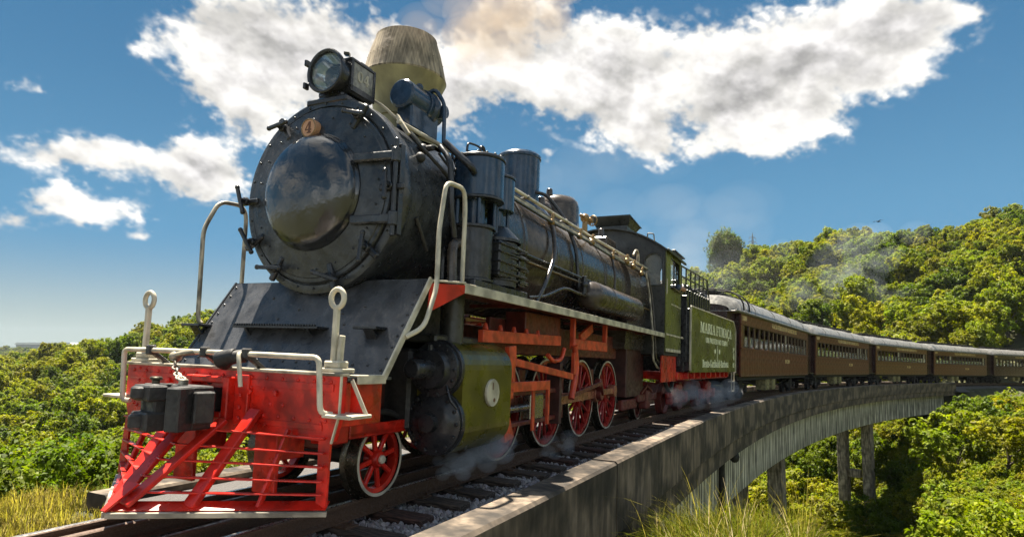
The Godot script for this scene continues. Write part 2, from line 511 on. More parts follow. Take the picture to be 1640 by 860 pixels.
	grit_over("pier", "patch", Vector3(0.5, 0.5, 0.5))
	mat("soil", Color(0.060, 0.062, 0.020), 0.95, 0.0, "patch", Vector3.ONE * 0.12, 0.0, {"uv1_world_triplanar": true})
	mat("car_brown", Color(0.19, 0.038, 0.014), 0.5, 0.0, "wood", Vector3(3.0, 0.35, 1.2))
	mat("car_brown_b", Color(0.18, 0.042, 0.014), 0.5, 0.0, "wood", Vector3(3.0, 0.35, 1.4))
	mat("car_ochre", Color(0.23, 0.088, 0.016), 0.5, 0.0, "wood", Vector3(3.0, 0.35, 1.1))
	mat("car_ochre_b", Color(0.22, 0.076, 0.018), 0.5, 0.0, "wood", Vector3(3.0, 0.35, 1.3))
	mat("car_dark", Color(0.10, 0.036, 0.018), 0.4, 0.0, "wood", Vector3(3.0, 0.35, 1.3))
	mat("car_trim", Color(0.055, 0.022, 0.014), 0.4, 0.0, "wood", Vector3(2.0, 0.5, 2.0))
	mat("maroon", Color(0.050, 0.014, 0.011), 0.4, 0.0, "wood", Vector3(3.0, 0.35, 3.0))
	mat("roof_silver", Color(0.27, 0.26, 0.24), 0.55, 0.25, "patch", Vector3.ONE * 0.55)
	grit_over("roof_silver", "patch", Vector3.ONE * 1.7)
	mat("gold", Color(0.80, 0.62, 0.30), 0.5, 0.1, "")
	mat("letter", Color(0.88, 0.88, 0.62), 0.5, 0.0, "")
	mat("under", Color(0.022, 0.020, 0.018), 0.75, 0.0, "patch", Vector3.ONE)
	mat("locker", Color(0.28, 0.25, 0.12), 0.6, 0.0, "patch", Vector3.ONE * 1.3)
	mat("seat_wood", Color(0.20, 0.10, 0.045), 0.5, 0.0, "wood", Vector3(2, 2, 2))
	mat("white_wall", Color(0.74, 0.73, 0.70), 0.7, 0.0, "")
	mat("grey_wall", Color(0.32, 0.32, 0.33), 0.7, 0.0, "")
	mat("roof_tile", Color(0.40, 0.20, 0.13), 0.8, 0.0, "grit", Vector3.ONE * 0.3)
	mat("pylon", Color(0.20, 0.22, 0.24), 0.6, 0.4, "")
	mat("person", Color(1, 1, 1), 0.7, 0.0, "")
	M.person.vertex_color_use_as_albedo = true
	mat("bark", Color(0.11, 0.085, 0.06), 0.9, 0.0, "wood", Vector3(2.0, 0.5, 2.0), 1.5)
	mat("coal", Color(0.016, 0.016, 0.017), 0.45, 0.0, "grit", Vector3.ONE * 4.0)
	# foliage: vertex colours vary from leaf to leaf
	for f in [["leaf_lime", Color(1.0, 1.0, 0.55)], ["leaf_fresh", Color(0.84, 0.94, 0.8)], ["leaf_deep", Color(0.46, 0.60, 0.70)], ["leaf_olive", Color(0.80, 0.76, 0.60)], ["leaf_grey", Color(0.55, 0.70, 1.0)], ["leaf_gold", Color(1.0, 0.92, 0.5)]]:
		var m := StandardMaterial3D.new()
		m.resource_name = f[0]
		m.albedo_color = f[1]
		m.albedo_color.a = 1.0
		m.albedo_color = m.albedo_color.linear_to_srgb()
		m.vertex_color_use_as_albedo = true
		m.roughness = 0.55
		m.metallic_specular = 0.3
		m.backlight_enabled = true
		m.backlight = Color(0.92, 1.0, 0.30).linear_to_srgb()
		M[f[0]] = m

# ------------------------------------------------------------------ ground
const DIST := [3.0, 8.0, 14.0, 22.0, 32.0, 45.0, 60.0, 75.0, 95.0, 130.0, 180.0, 240.0, 320.0, 420.0, 600.0, 1500.0, 4200.0]
const AZ := [-60.0, -39.0, -33.0, -27.0, -15.0, 0.0, 12.0, 17.0, 22.0, 25.7, 30.0, 34.0, 36.5, 39.4, 50.0, 65.0]
const HILL := [
	[-1.6, -1.75, -4.2, -8.5, -12.0, -15.0, -18.0, -19.0, -18.5, -18.0, -17.0, -15.5, -19.0, -32.0, -48.0, -17.0, -12.0],
	[-1.6, -1.75, -4.2, -8.5, -12.0, -15.0, -17.5, -18.0, -17.5, -17.0, -15.5, -14.5, -16.0, -30.0, -42.0, -17.0, -12.0],
	[-1.6, -1.75, -4.0, -8.0, -12.0, -15.0, -17.0, -17.5, -16.5, -13.5, -10.5, -7.0, -10.0, -26.0, -40.0, -17.0, -12.0],
	[-1.6, -1.75, -4.0, -8.0, -12.0, -14.5, -16.0, -16.0, -14.5, -11.0, -5.0, 0.5, -2.0, -12.0, -26.0, -17.0, -12.0],
	[-1.6, -1.75, -3.5, -8.0, -12.0, -14.5, -16.0, -16.0, -14.0, -10.0, -3.0, 5.0, 6.0, 0.0, -10.0, -17.0, -12.0],
	[-1.6, -2.3, -3.5, -8.0, -12.0, -15.0, -16.0, -16.0, -14.0, -9.0, 0.0, 8.0, 12.0, 10.0, 10.0, 10.0, 0.0],
	[-1.65, -2.55, -5.0, -9.0, -13.0, -15.5, -16.0, -15.5, -13.0, -6.0, 4.0, 13.0, 17.0, 20.0, 25.0, 30.0, 20.0],
	[-1.65, -2.55, -5.5, -9.5, -13.5, -16.0, -16.5, -15.5, -12.0, -3.5, 7.0, 17.0, 22.0, 30.0, 38.0, 40.0, 30.0],
	[-1.65, -2.55, -5.6, -10.5, -14.0, -16.0, -16.5, -15.0, -10.5, -1.0, 11.0, 23.0, 34.0, 50.0, 52.0, 50.0, 30.0],
	[-1.7, -2.55, -5.6, -11.0, -14.5, -16.0, -16.5, -14.5, -9.0, 1.0, 15.0, 26.5, 33.0, 38.0, 40.0, 40.0, 30.0],
	[-1.7, -3.2, -7.0, -11.0, -14.0, -15.0, -13.5, -10.0, -6.5, 2.5, 16.0, 28.5, 34.0, 38.0, 40.0, 40.0, 30.0],
	[-1.7, -3.3, -7.0, -10.0, -11.0, -10.0, -8.0, -6.8, -6.0, 3.0, 16.0, 28.0, 34.0, 38.0, 40.0, 40.0, 30.0],
	[-1.75, -3.3, -6.0, -7.6, -7.4, -7.0, -6.6, -6.6, -6.0, 4.0, 17.5, 29.5, 36.0, 40.0, 44.0, 44.0, 30.0],
	[-1.8, -3.2, -5.2, -6.6, -6.2, -6.2, -6.4, -6.8, -5.5, 5.0, 19.0, 30.5, 40.0, 44.0, 48.0, 48.0, 30.0],
	[-1.8, -3.0, -4.6, -5.4, -4.8, -4.0, -4.6, -4.4, -1.0, 8.0, 22.0, 33.0, 44.0, 48.0, 52.0, 52.0, 30.0],
	[-1.8, -2.6, -3.6, -4.0, -3.4, -2.4, -1.6, -0.5, 2.0, 10.0, 22.0, 34.0, 42.0, 48.0, 52.0, 52.0, 30.0],
]
var hill_noise := FastNoiseLite.new()

func span(t: Array, x: float) -> Vector2:
	var n := t.size()
	if x <= t[0]: return Vector2(0, 0)
	for i in n - 1:
		if x < t[i + 1]:
			var f: float = (x - t[i]) / (t[i + 1] - t[i])
			return Vector2(i, f)
	return Vector2(n - 2, 1)

func ground_h(x: float, z: float) -> float:
	var d := maxf(Vector2(x, z).length(), 0.01)
	var az := rad_to_deg(atan2(x, -z))
	var a := span(AZ, az)
	var r := span(DIST, d)
	var i := int(a.x); var j := int(r.x)
	var fa := smoothstep(0.0, 1.0, a.y)
	var h: float = lerpf(lerpf(HILL[i][j], HILL[i][j + 1], r.y), lerpf(HILL[i + 1][j], HILL[i + 1][j + 1], r.y), fa)
	if absf(az) > 110.0:
		h = lerpf(h, -2.0 - d * 0.02, smoothstep(110.0, 150.0, absf(az)))
	h += hill_noise.get_noise_2d(x, z) * clampf(d * 0.018, 0.06, 3.5)
	# cut and bank along the track
	if d < 130.0:
		var sw := track_sw(Vector3(x, 0, z))
		var rail := O.y - sw.x * GRADE
		var lev := 0.0
		if sw.x < 1.2: lev = 1.0 - smoothstep(-0.2, 1.2, sw.x)
		elif sw.x > 67.0: lev = smoothstep(67.0, 72.0, sw.x)
		lev *= 1.0 - smoothstep(2.3, 4.6, absf(sw.y))
		h = lerpf(h, rail - (0.29 if sw.x < 0.0 and sw.y < 0.0 else 0.42), lev)
		if sw.x >= -0.5 and sw.x < 68.5 and absf(sw.y) < 5.5:
			h = minf(h, rail - (1.3 if sw.x < 4.0 else 4.6) + maxf(0.0, absf(sw.y) - 2.6) * 0.9)
	return h

func build_ground() -> void:
	hill_noise.seed = 4; hill_noise.frequency = 0.03; hill_noise.fractal_octaves = 4
	var xs := []; var zs := []
	for i in 221:
		var t := (i - 110) / 110.0
		xs.append(20.0 + signf(t) * (absf(t) * 90.0 + pow(absf(t), 5.0) * 2100.0))
		zs.append(-40.0 + signf(t) * (absf(t) * 90.0 + pow(absf(t), 5.0) * 2100.0))
	var vs := PackedVector3Array(); var ns := PackedVector3Array(); var ix := PackedInt32Array()
	for z in zs:
		for x in xs:
			vs.append(Vector3(x, ground_h(x, z), z))
	var w := xs.size()
	for j in w:
		for i in w:
			var a := vs[j * w + mini(i + 1, w - 1)] - vs[j * w + maxi(i - 1, 0)]
			var b := vs[mini(j + 1, w - 1) * w + i] - vs[maxi(j - 1, 0) * w + i]
			ns.append(b.cross(a).normalized())
	for j in w - 1:
		for i in w - 1:
			var p := j * w + i
			ix.append_array([p, p + 1, p + w + 1, p, p + w + 1, p + w])
	var arr := []
	arr.resize(Mesh.ARRAY_MAX)
	arr[Mesh.ARRAY_VERTEX] = vs; arr[Mesh.ARRAY_NORMAL] = ns; arr[Mesh.ARRAY_INDEX] = ix
	var m := ArrayMesh.new()
	m.add_surface_from_arrays(Mesh.PRIMITIVE_TRIANGLES, arr)
	var g := part_mesh(self, "ground", m, M.soil)
	g.set_meta("kind", "structure")
	g.set_meta("label", "hilly ground falling to a valley under the viaduct")

# ------------------------------------------------------------------ viaduct
func sweep(b: B, pr: PackedVector2Array, s0: float, s1: float, ds: float, caps := true) -> void:   # profile in (w, h)
	var n := maxi(1, int(ceil((s1 - s0) / ds)))
	var cw := Geometry2D.is_polygon_clockwise(pr)
	for i in n:
		var a := lerpf(s0, s1, float(i) / n); var c := lerpf(s0, s1, float(i + 1) / n)
		for k in pr.size():
			var p := pr[k]; var q := pr[(k + 1) % pr.size()]
			var o := Vector2(q.y - p.y, p.x - q.x) * (-1.0 if cw else 1.0)
			var mid := (a + c) * 0.5
			var out := track_pt(mid, o.y, o.x) - track_pt(mid, 0, 0)
			b.quad(track_pt(a, p.y, p.x), track_pt(a, q.y, q.x), track_pt(c, q.y, q.x), track_pt(c, p.y, p.x), out)
	if caps:
		var idx := Geometry2D.triangulate_polygon(pr)
		for s in [s0, s1]:
			var m := (track_pt(s + 0.1, 0, 0) - track_pt(s, 0, 0)).normalized() * (-1.0 if s == s0 else 1.0)
			for i in range(0, idx.size(), 3):
				b.tri(track_pt(s, pr[idx[i]].y, pr[idx[i]].x), track_pt(s, pr[idx[i + 1]].y, pr[idx[i + 1]].x), track_pt(s, pr[idx[i + 2]].y, pr[idx[i + 2]].x), m, m, m)

func rect(w0: float, w1: float, h0: float, h1: float, ch := 0.02) -> PackedVector2Array:
	return PackedVector2Array([Vector2(w0 + ch, h0), Vector2(w1 - ch, h0), Vector2(w1, h0 + ch), Vector2(w1, h1 - ch), Vector2(w1 - ch, h1), Vector2(w0 + ch, h1), Vector2(w0, h1 - ch), Vector2(w0, h0 + ch)])

func build_viaduct() -> void:
	var v := thing("railway_viaduct", "curved grey concrete viaduct on twin pillars carrying the train", "viaduct")
	var b := B.new()
	sweep(b, PackedVector2Array([Vector2(-2.15, -0.95), Vector2(2.15, -0.95), Vector2(2.15, -0.60), Vector2(1.9, -0.42), Vector2(-1.9, -0.42), Vector2(-2.15, -0.60)]), -0.74, 69.0, 1.5)
	part(v, "deck_slab", b, M.parapet)
	# parapets, cast in lengths with open joints
	var s := -2.4
	var k := 0
	while s < 69.0:
		var l := 5.6 if k > 0 else 4.4
		b = B.new()
		var top := 0.20 + rng.randf_range(-0.012, 0.012)
		sweep(b, rect(1.90, 2.20, -0.58, top, 0.025), s, s + l - 0.035, 0.7)
		part(v, "parapet", b, M.parapet)
		if s > -2.0 or true:
			b = B.new()
			sweep(b, rect(-2.20, -1.90, -0.58, -0.17 if s < 10 else 0.05, 0.025), maxf(s, -0.76), s + l - 0.035, 0.7)
			part(v, "parapet", b, M.parapet)
		s += l
		k += 1
	# girders in spans between the pillars
	var joints := [-2.4, 12.6, 26.2, 43.5, 58.0, 67.6]
	for i in joints.size() - 1:
		for sd in [-1.0, 1.0]:
			b = B.new()
			var w0: float = minf(sd * 1.15, sd * 1.66); var w1: float = maxf(sd * 1.15, sd * 1.66)
			sweep(b, rect(w0, w1, -2.55, -0.96, 0.03), joints[i] + 0.03, joints[i + 1] - 0.03, 1.2)
			part(v, "girder", b, M.girder)
	for c in [2.0, 8.0, 14.3, 20.0, 26.35, 36.0, 43.2, 48.75, 59.2, 66.5]:
		b = B.new()
		sweep(b, rect(-1.149, 1.149, -2.3, -0.97, 0.02), c, c + 0.3, 0.3)
		part(v, "cross_beam", b, M.girder)
	# abutment walls at both ends
	for e in [[-2.4, 5.5, -9.0], [67.65, 69.0, -4.2]]:
		b = B.new()
		sweep(b, rect(-1.3, 1.3, e[2], -2.73, 0.03), e[0], e[1], 1.5)
		part(v, "abutment", b, M.parapet)
	# drain pipe and its bracket on the joint
	b = B.new()
	b.tube([track_pt(12.6, -0.70, 1.80), track_pt(12.6, -1.0, 1.76), track_pt(12.6, -4.2, 1.74)], 0.075, 10)
	part(v, "drain_pipe", b, M.under)
	b = B.new()
	var q := track_pt(12.5, -0.82, 1.95)
	b.ball(q, Vector3(0.20, 0.16, 0.20), 10, 6)
	b.ball(q + Vector3(0.12, -0.22, 0.03), Vector3(0.13, 0.15, 0.13), 9, 6)
	part(v, "drain_funnel", b, M.under)
	# pillar bents
	for c in [26.5, 48.9]:
		var f := track_frame(c - 0.5, c + 0.5)
		f.basis = Basis(Vector3.UP, -heading(c))
		for w in [0.88, -0.76]:
			b = B.new()
			var base := track_pt(c, 0, w)
			var gy := ground_h(base.x, base.z) - 0.6
			var top := track_pt(c, -2.305, w).y
			b.box(Vector3(0, (gy - top) * 0.5, 0), Vector3(0.62, top - gy, 0.86), 0.03)
			part(v, "pillar", b, M.pier, Transform3D(f.basis, Vector3(base.x, top, base.z)))
		for h in [-6.35, -11.5]:
			b = B.new()
			b.box(Vector3.ZERO, Vector3(1.01, 0.55, 0.5), 0.02)
			part(v, "tie_beam", b, M.pier, Transform3D(f.basis, track_pt(c, h, 0.06)))

# ------------------------------------------------------------------ track
func build_track() -> void:
	var t := Node3D.new()
	t.name = "railway_track"
	add_child(t)
	t.set_meta("kind", "structure")
	t.set_meta("label", "rusty narrow gauge track on timber sleepers along the viaduct")
	var b: B
	var bed := B.new()
	sweep(bed, PackedVector2Array([Vector2(-1.0, -0.62), Vector2(1.89, -0.62), Vector2(1.85, -0.30), Vector2(1.4, -0.24), Vector2(-0.80, -0.24)]), -12.0, -0.72, 1.0)
	sweep(bed, PackedVector2Array([Vector2(-1.895, -0.60), Vector2(1.895, -0.60), Vector2(1.895, -0.26), Vector2(1.3, -0.22), Vector2(-1.3, -0.22), Vector2(-1.895, -0.26)]), -0.72, 69.0, 1.0)
	sweep(bed, PackedVector2Array([Vector2(-2.6, -0.62), Vector2(2.6, -0.62), Vector2(1.5, -0.24), Vector2(-1.5, -0.24)]), 69.0, 100.0, 1.5)
	part(t, "ballast_bed", bed, M.ballast_bed).set_meta("kind", "stuff")
	for w in [-0.535, 0.535, -0.335, 0.17]:
		var guard := absf(w) < 0.5
		var hh := 0.0 if not guard else -0.012
		b = B.new()
		sweep(b, PackedVector2Array([Vector2(w - 0.055, -0.14), Vector2(w + 0.055, -0.14), Vector2(w + 0.055, -0.125), Vector2(w + 0.009, -0.105), Vector2(w + 0.009, hh - 0.036), Vector2(w + 0.033, hh - 0.028), Vector2(w + 0.033, hh - 0.006), Vector2(w + 0.026, hh), Vector2(w - 0.026, hh), Vector2(w - 0.033, hh - 0.006), Vector2(w - 0.033, hh - 0.028), Vector2(w - 0.009, hh - 0.036), Vector2(w - 0.009, -0.105), Vector2(w - 0.055, -0.125)]), -12.0, 69.5 if guard else 100.0, 0.7)
		var r := part(t, "guard_rail" if guard else "rail", b, M.rail_side)
		b = B.new()
		sweep(b, PackedVector2Array([Vector2(w - 0.022, hh + 0.0005), Vector2(w + 0.022, hh + 0.0005), Vector2(w + 0.018, hh + 0.003), Vector2(w - 0.018, hh + 0.003)]), -12.0, 69.5, 0.7, false)
		part(r, "running_surface", b, M.rail_head if not guard else M.rail_side)
	var sl := []
	for i in 3:
		b = B.new()
		b.box(Vector3.ZERO, Vector3(2.05 + 0.08 * i, 0.15, 0.24 - 0.015 * i), 0.012)
		sl.append(b.mesh())
	var plate := B.new()
	for w in [-0.535, 0.535]:
		plate.bx(w - 0.11, w + 0.11, -0.005, 0.012, -0.08, 0.08, 0.003)
		for sp in [-0.075, 0.075]:
			plate.bx(w + sp - 0.012, w + sp + 0.012, 0.01, 0.04, -0.05, -0.025, 0.003)
	var plate_m := plate.mesh()
	var s := -11.7
	while s < 98.0:
		var f := track_frame(s - 0.3, s + 0.3)
		f.origin = track_pt(s, -0.222 + rng.randf_range(-0.012, 0.008), rng.randf_range(-0.07, 0.10))
		f.basis = f.basis.rotated(Vector3.UP, rng.randf_range(-0.03, 0.03))
		var o := part_mesh(t, "sleeper", sl[rng.randi() % 3], M.sleeper if rng.randf() < 0.65 else M.sleeper_red, f)
		if s < 30.0:
			part_mesh(o, "rail_chair", plate_m, M.rail_side, Transform3D(Basis(), Vector3(0, 0.078, 0)))
		s += 0.63 + rng.randf_range(-0.04, 0.04)
	# loose stones over the bed
	var st := []
	for k in 3:
		b = B.new()
		var q := RandomNumberGenerator.new(); q.seed = 90 + k
		var pts := []
		for j in 6:
			pts.append(Vector3(cos(TAU * j / 6.0), 0, sin(TAU * j / 6.0)) * q.randf_range(0.7, 1.1) + Vector3(0, q.randf_range(-0.35, 0.35), 0))
		var up := Vector3(q.randf_range(-0.3, 0.3), q.randf_range(0.5, 0.9), q.randf_range(-0.3, 0.3)); var dn := Vector3(q.randf_range(-0.3, 0.3), -0.7, 0)
		for j in 6:
			for e in [up, dn]:
				var m: Vector3 = (pts[(j + 1) % 6] - pts[j]).cross(e - pts[j]).normalized()
				if m.dot(e) < 0.0: m = -m
				b.tri(pts[j], pts[(j + 1) % 6], e, m, m, m)
		st.append(b.mesh())
	for k in 3:
		var mm := MultiMesh.new()
		mm.transform_format = MultiMesh.TRANSFORM_3D
		mm.use_colors = true
		mm.mesh = st[k]
		var n := 8500
		mm.instance_count = n
		for i in n:
			var ss := pow(rng.randf(), 1.7) * 34.0 - 4.5
			var front := i % 4 == 0
			if front: ss = rng.randf_range(-5.0, 1.2)
			var w := rng.randf_range(-0.86, 1.4) if front else rng.randf_range(-0.95, 1.88) if rng.randf() < 0.3 else rng.randf_range(0.55, 1.88)
			var sc := rng.randf_range(0.018, 0.042)
			var h := -0.225 - maxf(0.0, absf(w) - 1.3) * 0.07
			var bs := Basis(Vector3(rng.randf_range(-1, 1), rng.randf_range(-1, 1), rng.randf_range(-1, 1)).normalized(), rng.randf() * TAU).scaled(Vector3.ONE * sc)
			mm.set_instance_transform(i, Transform3D(bs, track_pt(ss, h + sc * rng.randf_range(-0.1, 0.5), w)))
			var g := rng.randf_range(0.55, 1.35)
			mm.set_instance_color(i, Color(g, g * rng.randf_range(0.93, 1.0), g * rng.randf_range(0.9, 1.04)))
		var mi := MultiMeshInstance3D.new()
		mi.name = "ballast_stones"
		mi.multimesh = mm
		mi.material_override = M.stone
		t.add_child(mi, true)
		mi.set_meta("kind", "stuff")

# ------------------------------------------------------------------ the engine
func engine_frame() -> Transform3D:
	var f := Vector3(-sin(AL) * cos(GRADE), sin(GRADE), cos(AL) * cos(GRADE))
	var r0 := Vector3(cos(AL), 0, sin(AL))
	var u0 := f.cross(r0)
	var r := r0 * cos(ROLL) - u0 * sin(ROLL)
	var u := u0 * cos(ROLL) + r0 * sin(ROLL)
	return Transform3D(Basis(r, u, f), O)

func arc(c: Vector2, r: float, a0: float, a1: float, n: int) -> Array:
	var out := []
	for i in n + 1:
		var a := lerpf(a0, a1, float(i) / n)
		out.append(c + Vector2(cos(a), sin(a)) * r)
	return out

func wheel(par: Node, called: String, s: float, r: float, side: float, spokes: int, width: float, body: Material, stripe: Material, single_spokes := false, weight := false) -> Node3D:
	# a spoked wheel with its axle along local x, outer face towards +x
	var x := Transform3D(Basis(Vector3.UP, 0.0 if side > 0 else PI), L(s, r, side * 0.5))
	var rim := 0.075 * r / 0.33 * (0.62 if r > 0.5 else 1.0)
	var b := B.new()
	var ax := Vector3.RIGHT
	# rim ring and hub
	b.lathe([Vector2(r - rim, width * 0.2), Vector2(r - 0.035, width * 0.2), Vector2(r - 0.035, width * 0.88), Vector2(r - rim, width * 0.82), Vector2(r - rim, width * 0.2)], Vector3.ZERO, ax, 48)
	var hb := B.new()
	hb.lathe([Vector2(0, width * 0.05), Vector2(r * 0.24, width * 0.05), Vector2(r * 0.24, width * 0.85), Vector2(r * 0.19, width * 1.02), Vector2(0, width * 1.02)], Vector3.ZERO, ax, 24)
	if not single_spokes:
		b.add(hb, Transform3D())
	if weight:
		var wp := PackedVector2Array()
		for q in arc(Vector2.ZERO, r - rim * 0.7, -0.55, 0.55, 10): wp.append(q)
		b.ext(wp, Vector3(width * 0.35, 0, 0), Vector3(0, 1, 0).rotated(Vector3.RIGHT, 2.2), Vector3(0, 0, 1).rotated(Vector3.RIGHT, 2.2), width * 0.4)
	if not single_spokes:
		for i in spokes:
			var a := TAU * i / spokes + 0.2
			var d := Vector3(0, cos(a), sin(a))
			b.bar(Vector3(width * 0.5, 0, 0) + d * r * 0.2, Vector3(width * 0.5, 0, 0) + d * (r - rim * 0.8), width * 0.3, 0.045, ax, 0.008)
	var w := part(par, called, b, body, x)
	if single_spokes:
		part(w, "hub", hb, body)
		b = B.new()
		b.bar(Vector3(0, r * 0.22, 0), Vector3(0, r - rim * 0.9, 0), 0.036, 0.045, Vector3.BACK, 0.01)
		var sm := b.mesh()
		for i in spokes:
			part_mesh(w, "spoke", sm, body, Transform3D(Basis(Vector3.RIGHT, TAU * i / spokes + 0.2), Vector3(width * 0.6, 0, 0)))
	b = B.new()
	b.lathe([Vector2(r - 0.036, -0.03), Vector2(r + 0.026, -0.03), Vector2(r + 0.030, -0.018), Vector2(r + 0.018, 0.002), Vector2(r, 0.012), Vector2(r - 0.004, width - 0.004), Vector2(r - 0.010, width), Vector2(r - 0.036, width)], Vector3.ZERO, ax, 56)
	part(w, "tyre", b, M.tyre)
	b = B.new()
	b.lathe([Vector2(r - 0.036, width + 0.001), Vector2(r - 0.036, width + 0.003), Vector2(r - 0.009, width + 0.003), Vector2(r - 0.009, width + 0.001)], Vector3.ZERO, ax, 56)
	part(w, "rim_stripe", b, stripe)
	b = B.new()
	b.cyl(Vector3(width, 0, 0), Vector3(width + 0.035, 0, 0), r * 0.115, -1, 16)
	part(w, "hub_cap", b, M.cream if single_spokes else M.rod)
	return w

func ring(b: B, c: Vector3, ax1: Vector3, ax2: Vector3, r: float, tr: float, n := 16, sides := 6) -> void:
	var p := []
	for i in n:
		p.append(c + ax1 * (cos(TAU * i / n) * r) + ax2 * (sin(TAU * i / n) * r))
	b.tube(p, tr, sides, true)

func plate(b: B, pts: Array, th: float) -> void:   # a flat quad with thickness, pts in order
	var m: Vector3 = (pts[1] - pts[0]).cross(pts[3] - pts[0]).normalized() * th
	b.quad(pts[0], pts[1], pts[2], pts[3], -m)
	b.quad(pts[0] + m, pts[1] + m, pts[2] + m, pts[3] + m, m)
	var c: Vector3 = (pts[0] + pts[1] + pts[2] + pts[3]) * 0.25
	for i in 4:
		var a: Vector3 = pts[i]; var d: Vector3 = pts[(i + 1) % 4]
		b.quad(a, d, d + m, a + m, (a + d) * 0.5 - c)

func build_engine() -> void:
	var e := thing("steam_locomotive", "black and red steam locomotive with cream diamond chimney and red cowcatcher", "steam locomotive", engine_frame())
	var F := Vector3(0, 0, 1)
	var b: B
	# ---- frames and wheels
	for sd in [-1.0, 1.0]:
		b = B.new()
		b.sb(-0.95, 1.6, 0.62, 1.02, sd * 0.42 - 0.03, sd * 0.42 + 0.03)
		b.sb(1.6, 10.3, 0.70, 1.12, sd * 0.42 - 0.03, sd * 0.42 + 0.03)
		part(e, "main_frame", b, M.soot_red)
		wheel(e, "leading_wheel", 0.0, 0.323, sd, 8, 0.13, M.red, M.cream, true)
		for k in 4:
			wheel(e, "driving_wheel", 2.362 + 1.503 * k, 0.632, sd, 14, 0.12, M.red_dark, M.cream, false, true)
		wheel(e, "trailing_wheel", 9.25, 0.40, sd, 9, 0.12, M.red_soot, M.cream_old)
	for s in [0.0, 2.362, 3.865, 5.368, 6.871, 9.25]:
		var r := 0.323 if s == 0.0 else (0.40 if s > 9.0 else 0.632)
		b = B.new()
		b.cyl(L(s, r, -0.5), L(s, r, 0.5), 0.075)
		part(e, "axle", b, M.under)
	# leading truck: frame, guard over the wheel, spring
	for sd in [-1.0, 1.0]:
		b = B.new()
		b.sb(-0.50, 0.30, 0.545, 0.60, sd * 0.50, sd * 0.50 + sd * 0.19, 0.012)
		b.sb(-0.50, 0.30, 0.56, 0.655, sd * 0.665, sd * 0.69, 0.008)
		b.sb(-0.72, -0.50, 0.52, 0.66, sd * 0.48, sd * 0.68, 0.01)
		part(e, "truck_guard", b, M.red)
		b = B.new()
		b.tube(smooth_path([L(-0.42, 0.64, sd * 0.6), L(-0.1, 0.74, sd * 0.6), L(0.16, 0.72, sd * 0.6), L(0.36, 0.62, sd * 0.6)], 0.15), 0.03, 8)
		part(e, "spring_hanger", b, M.under)
	b = B.new()
	b.sb(-0.45, 0.5, 0.42, 0.56, -0.36, 0.36, 0.02)
	part(e, "leading_truck", b, M.red_soot)
	# ---- buffer beam
	b = B.new()
	b.ext(PackedVector2Array([Vector2(-1.13, 1.075), Vector2(1.13, 1.075), Vector2(1.13, 0.82), Vector2(1.075, 0.63), Vector2(-1.075, 0.63), Vector2(-1.13, 0.80)]), L(-1.10, 0, 0), Vector3.RIGHT, Vector3.UP, 0.07)
	b.sb(-1.178, -1.17, 0.97, 1.02, -1.08, 1.08, 0.003)
	b.sb(-1.178, -1.17, 0.70, 0.74, -1.0, 1.0, 0.003)
	var beam := part(e, "buffer_beam", b, M.red)
	b = B.new()
	var rv := []
	for i in 15:
		rv.append(Vector2(-1.05 + 0.15 * i, 1.035)); rv.append(Vector2(-1.02 + 0.146 * i, 0.765))
	for i in 7:
		rv.append(Vector2(-0.98, 0.75 + 0.05 * i)); rv.append(Vector2(0.98, 0.75 + 0.05 * i))
	for q in [[0.30, 0.96], [0.42, 0.96], [0.18, 0.90], [-0.55, 0.92], [-0.72, 0.92], [0.5, 0.85], [0.62, 0.85], [0.30, 0.72], [0.46, 0.70]]:
		rv.append(Vector2(q[0], q[1]))
	for q in rv:
		b.ball(L(-1.172, q.y, q.x), Vector3(0.014, 0.014, 0.010), 8, 5)
	for q in [[-0.60, 0.97], [0.30, 0.93], [0.55, 0.93]]:
		b.cyl(L(-1.17, q[1], q[0]), L(-1.20, q[1], q[0]), 0.024, -1, 6)
	part(beam, "rivets", b, M.red).set_meta("kind", "stuff")
	b = B.new()
	b.cyl(L(-1.17, 0.985, -0.14), L(-1.174, 0.985, -0.14), 0.03, -1, 16)
	part(beam, "bolt_hole", b, M.under)
	b = B.new()
	b.sb(-1.185, -1.085, 1.075, 1.10, -1.14, 1.14, 0.006)
	part(beam, "top_edge", b, M.cream_old)
	b = B.new()
	b.bar(L(-1.165, 1.08, 1.135), L(-1.165, 0.815, 1.135), 0.012, 0.02, Vector3.BACK, 0.002)
	b.bar(L(-1.165, 0.815, 1.135), L(-1.165, 0.62, 1.08), 0.012, 0.02, Vector3.BACK, 0.002)
	part(beam, "side_edge", b, M.cream)
	# drawgear pocket
	b = B.new()
	for q in [[0.10, 0.16, 0.72, 1.03], [-0.30, -0.24, 0.72, 1.03]]:
		b.sb(-1.26, -1.17, q[2], q[3], q[0], q[1], 0.008)
	b.sb(-1.26, -1.17, 0.98, 1.03, -0.24, 0.10, 0.008)
	b.sb(-1.26, -1.17, 0.72, 0.77, -0.24, 0.10, 0.008)
	b.sb(-1.20, -1.17, 0.68, 1.05, 0.16, 0.30, 0.006)
	for h in [0.73, 0.81, 0.90, 0.98]:
		b.cyl(L(-1.2, h, 0.23), L(-1.22, h, 0.23), 0.018, -1, 6)
	part(e, "coupler_pocket", b, M.red)
	# coupler: shank, head, knuckle
	b = B.new()
	b.sb(-1.42, -1.10, 0.76, 0.94, -0.17, 0.03, 0.02)
	b.sb(-1.53, -1.36, 0.66, 0.965, -0.24, 0.15, 0.012)
	for h in [0.70, 0.93]:
		b.cyl(L(-1.53, h, 0.08), L(-1.555, h, 0.08), 0.022, -1, 6)
	b.sb(-1.60, -1.50, 0.655, 0.975, -0.135, -0.10, 0.008)
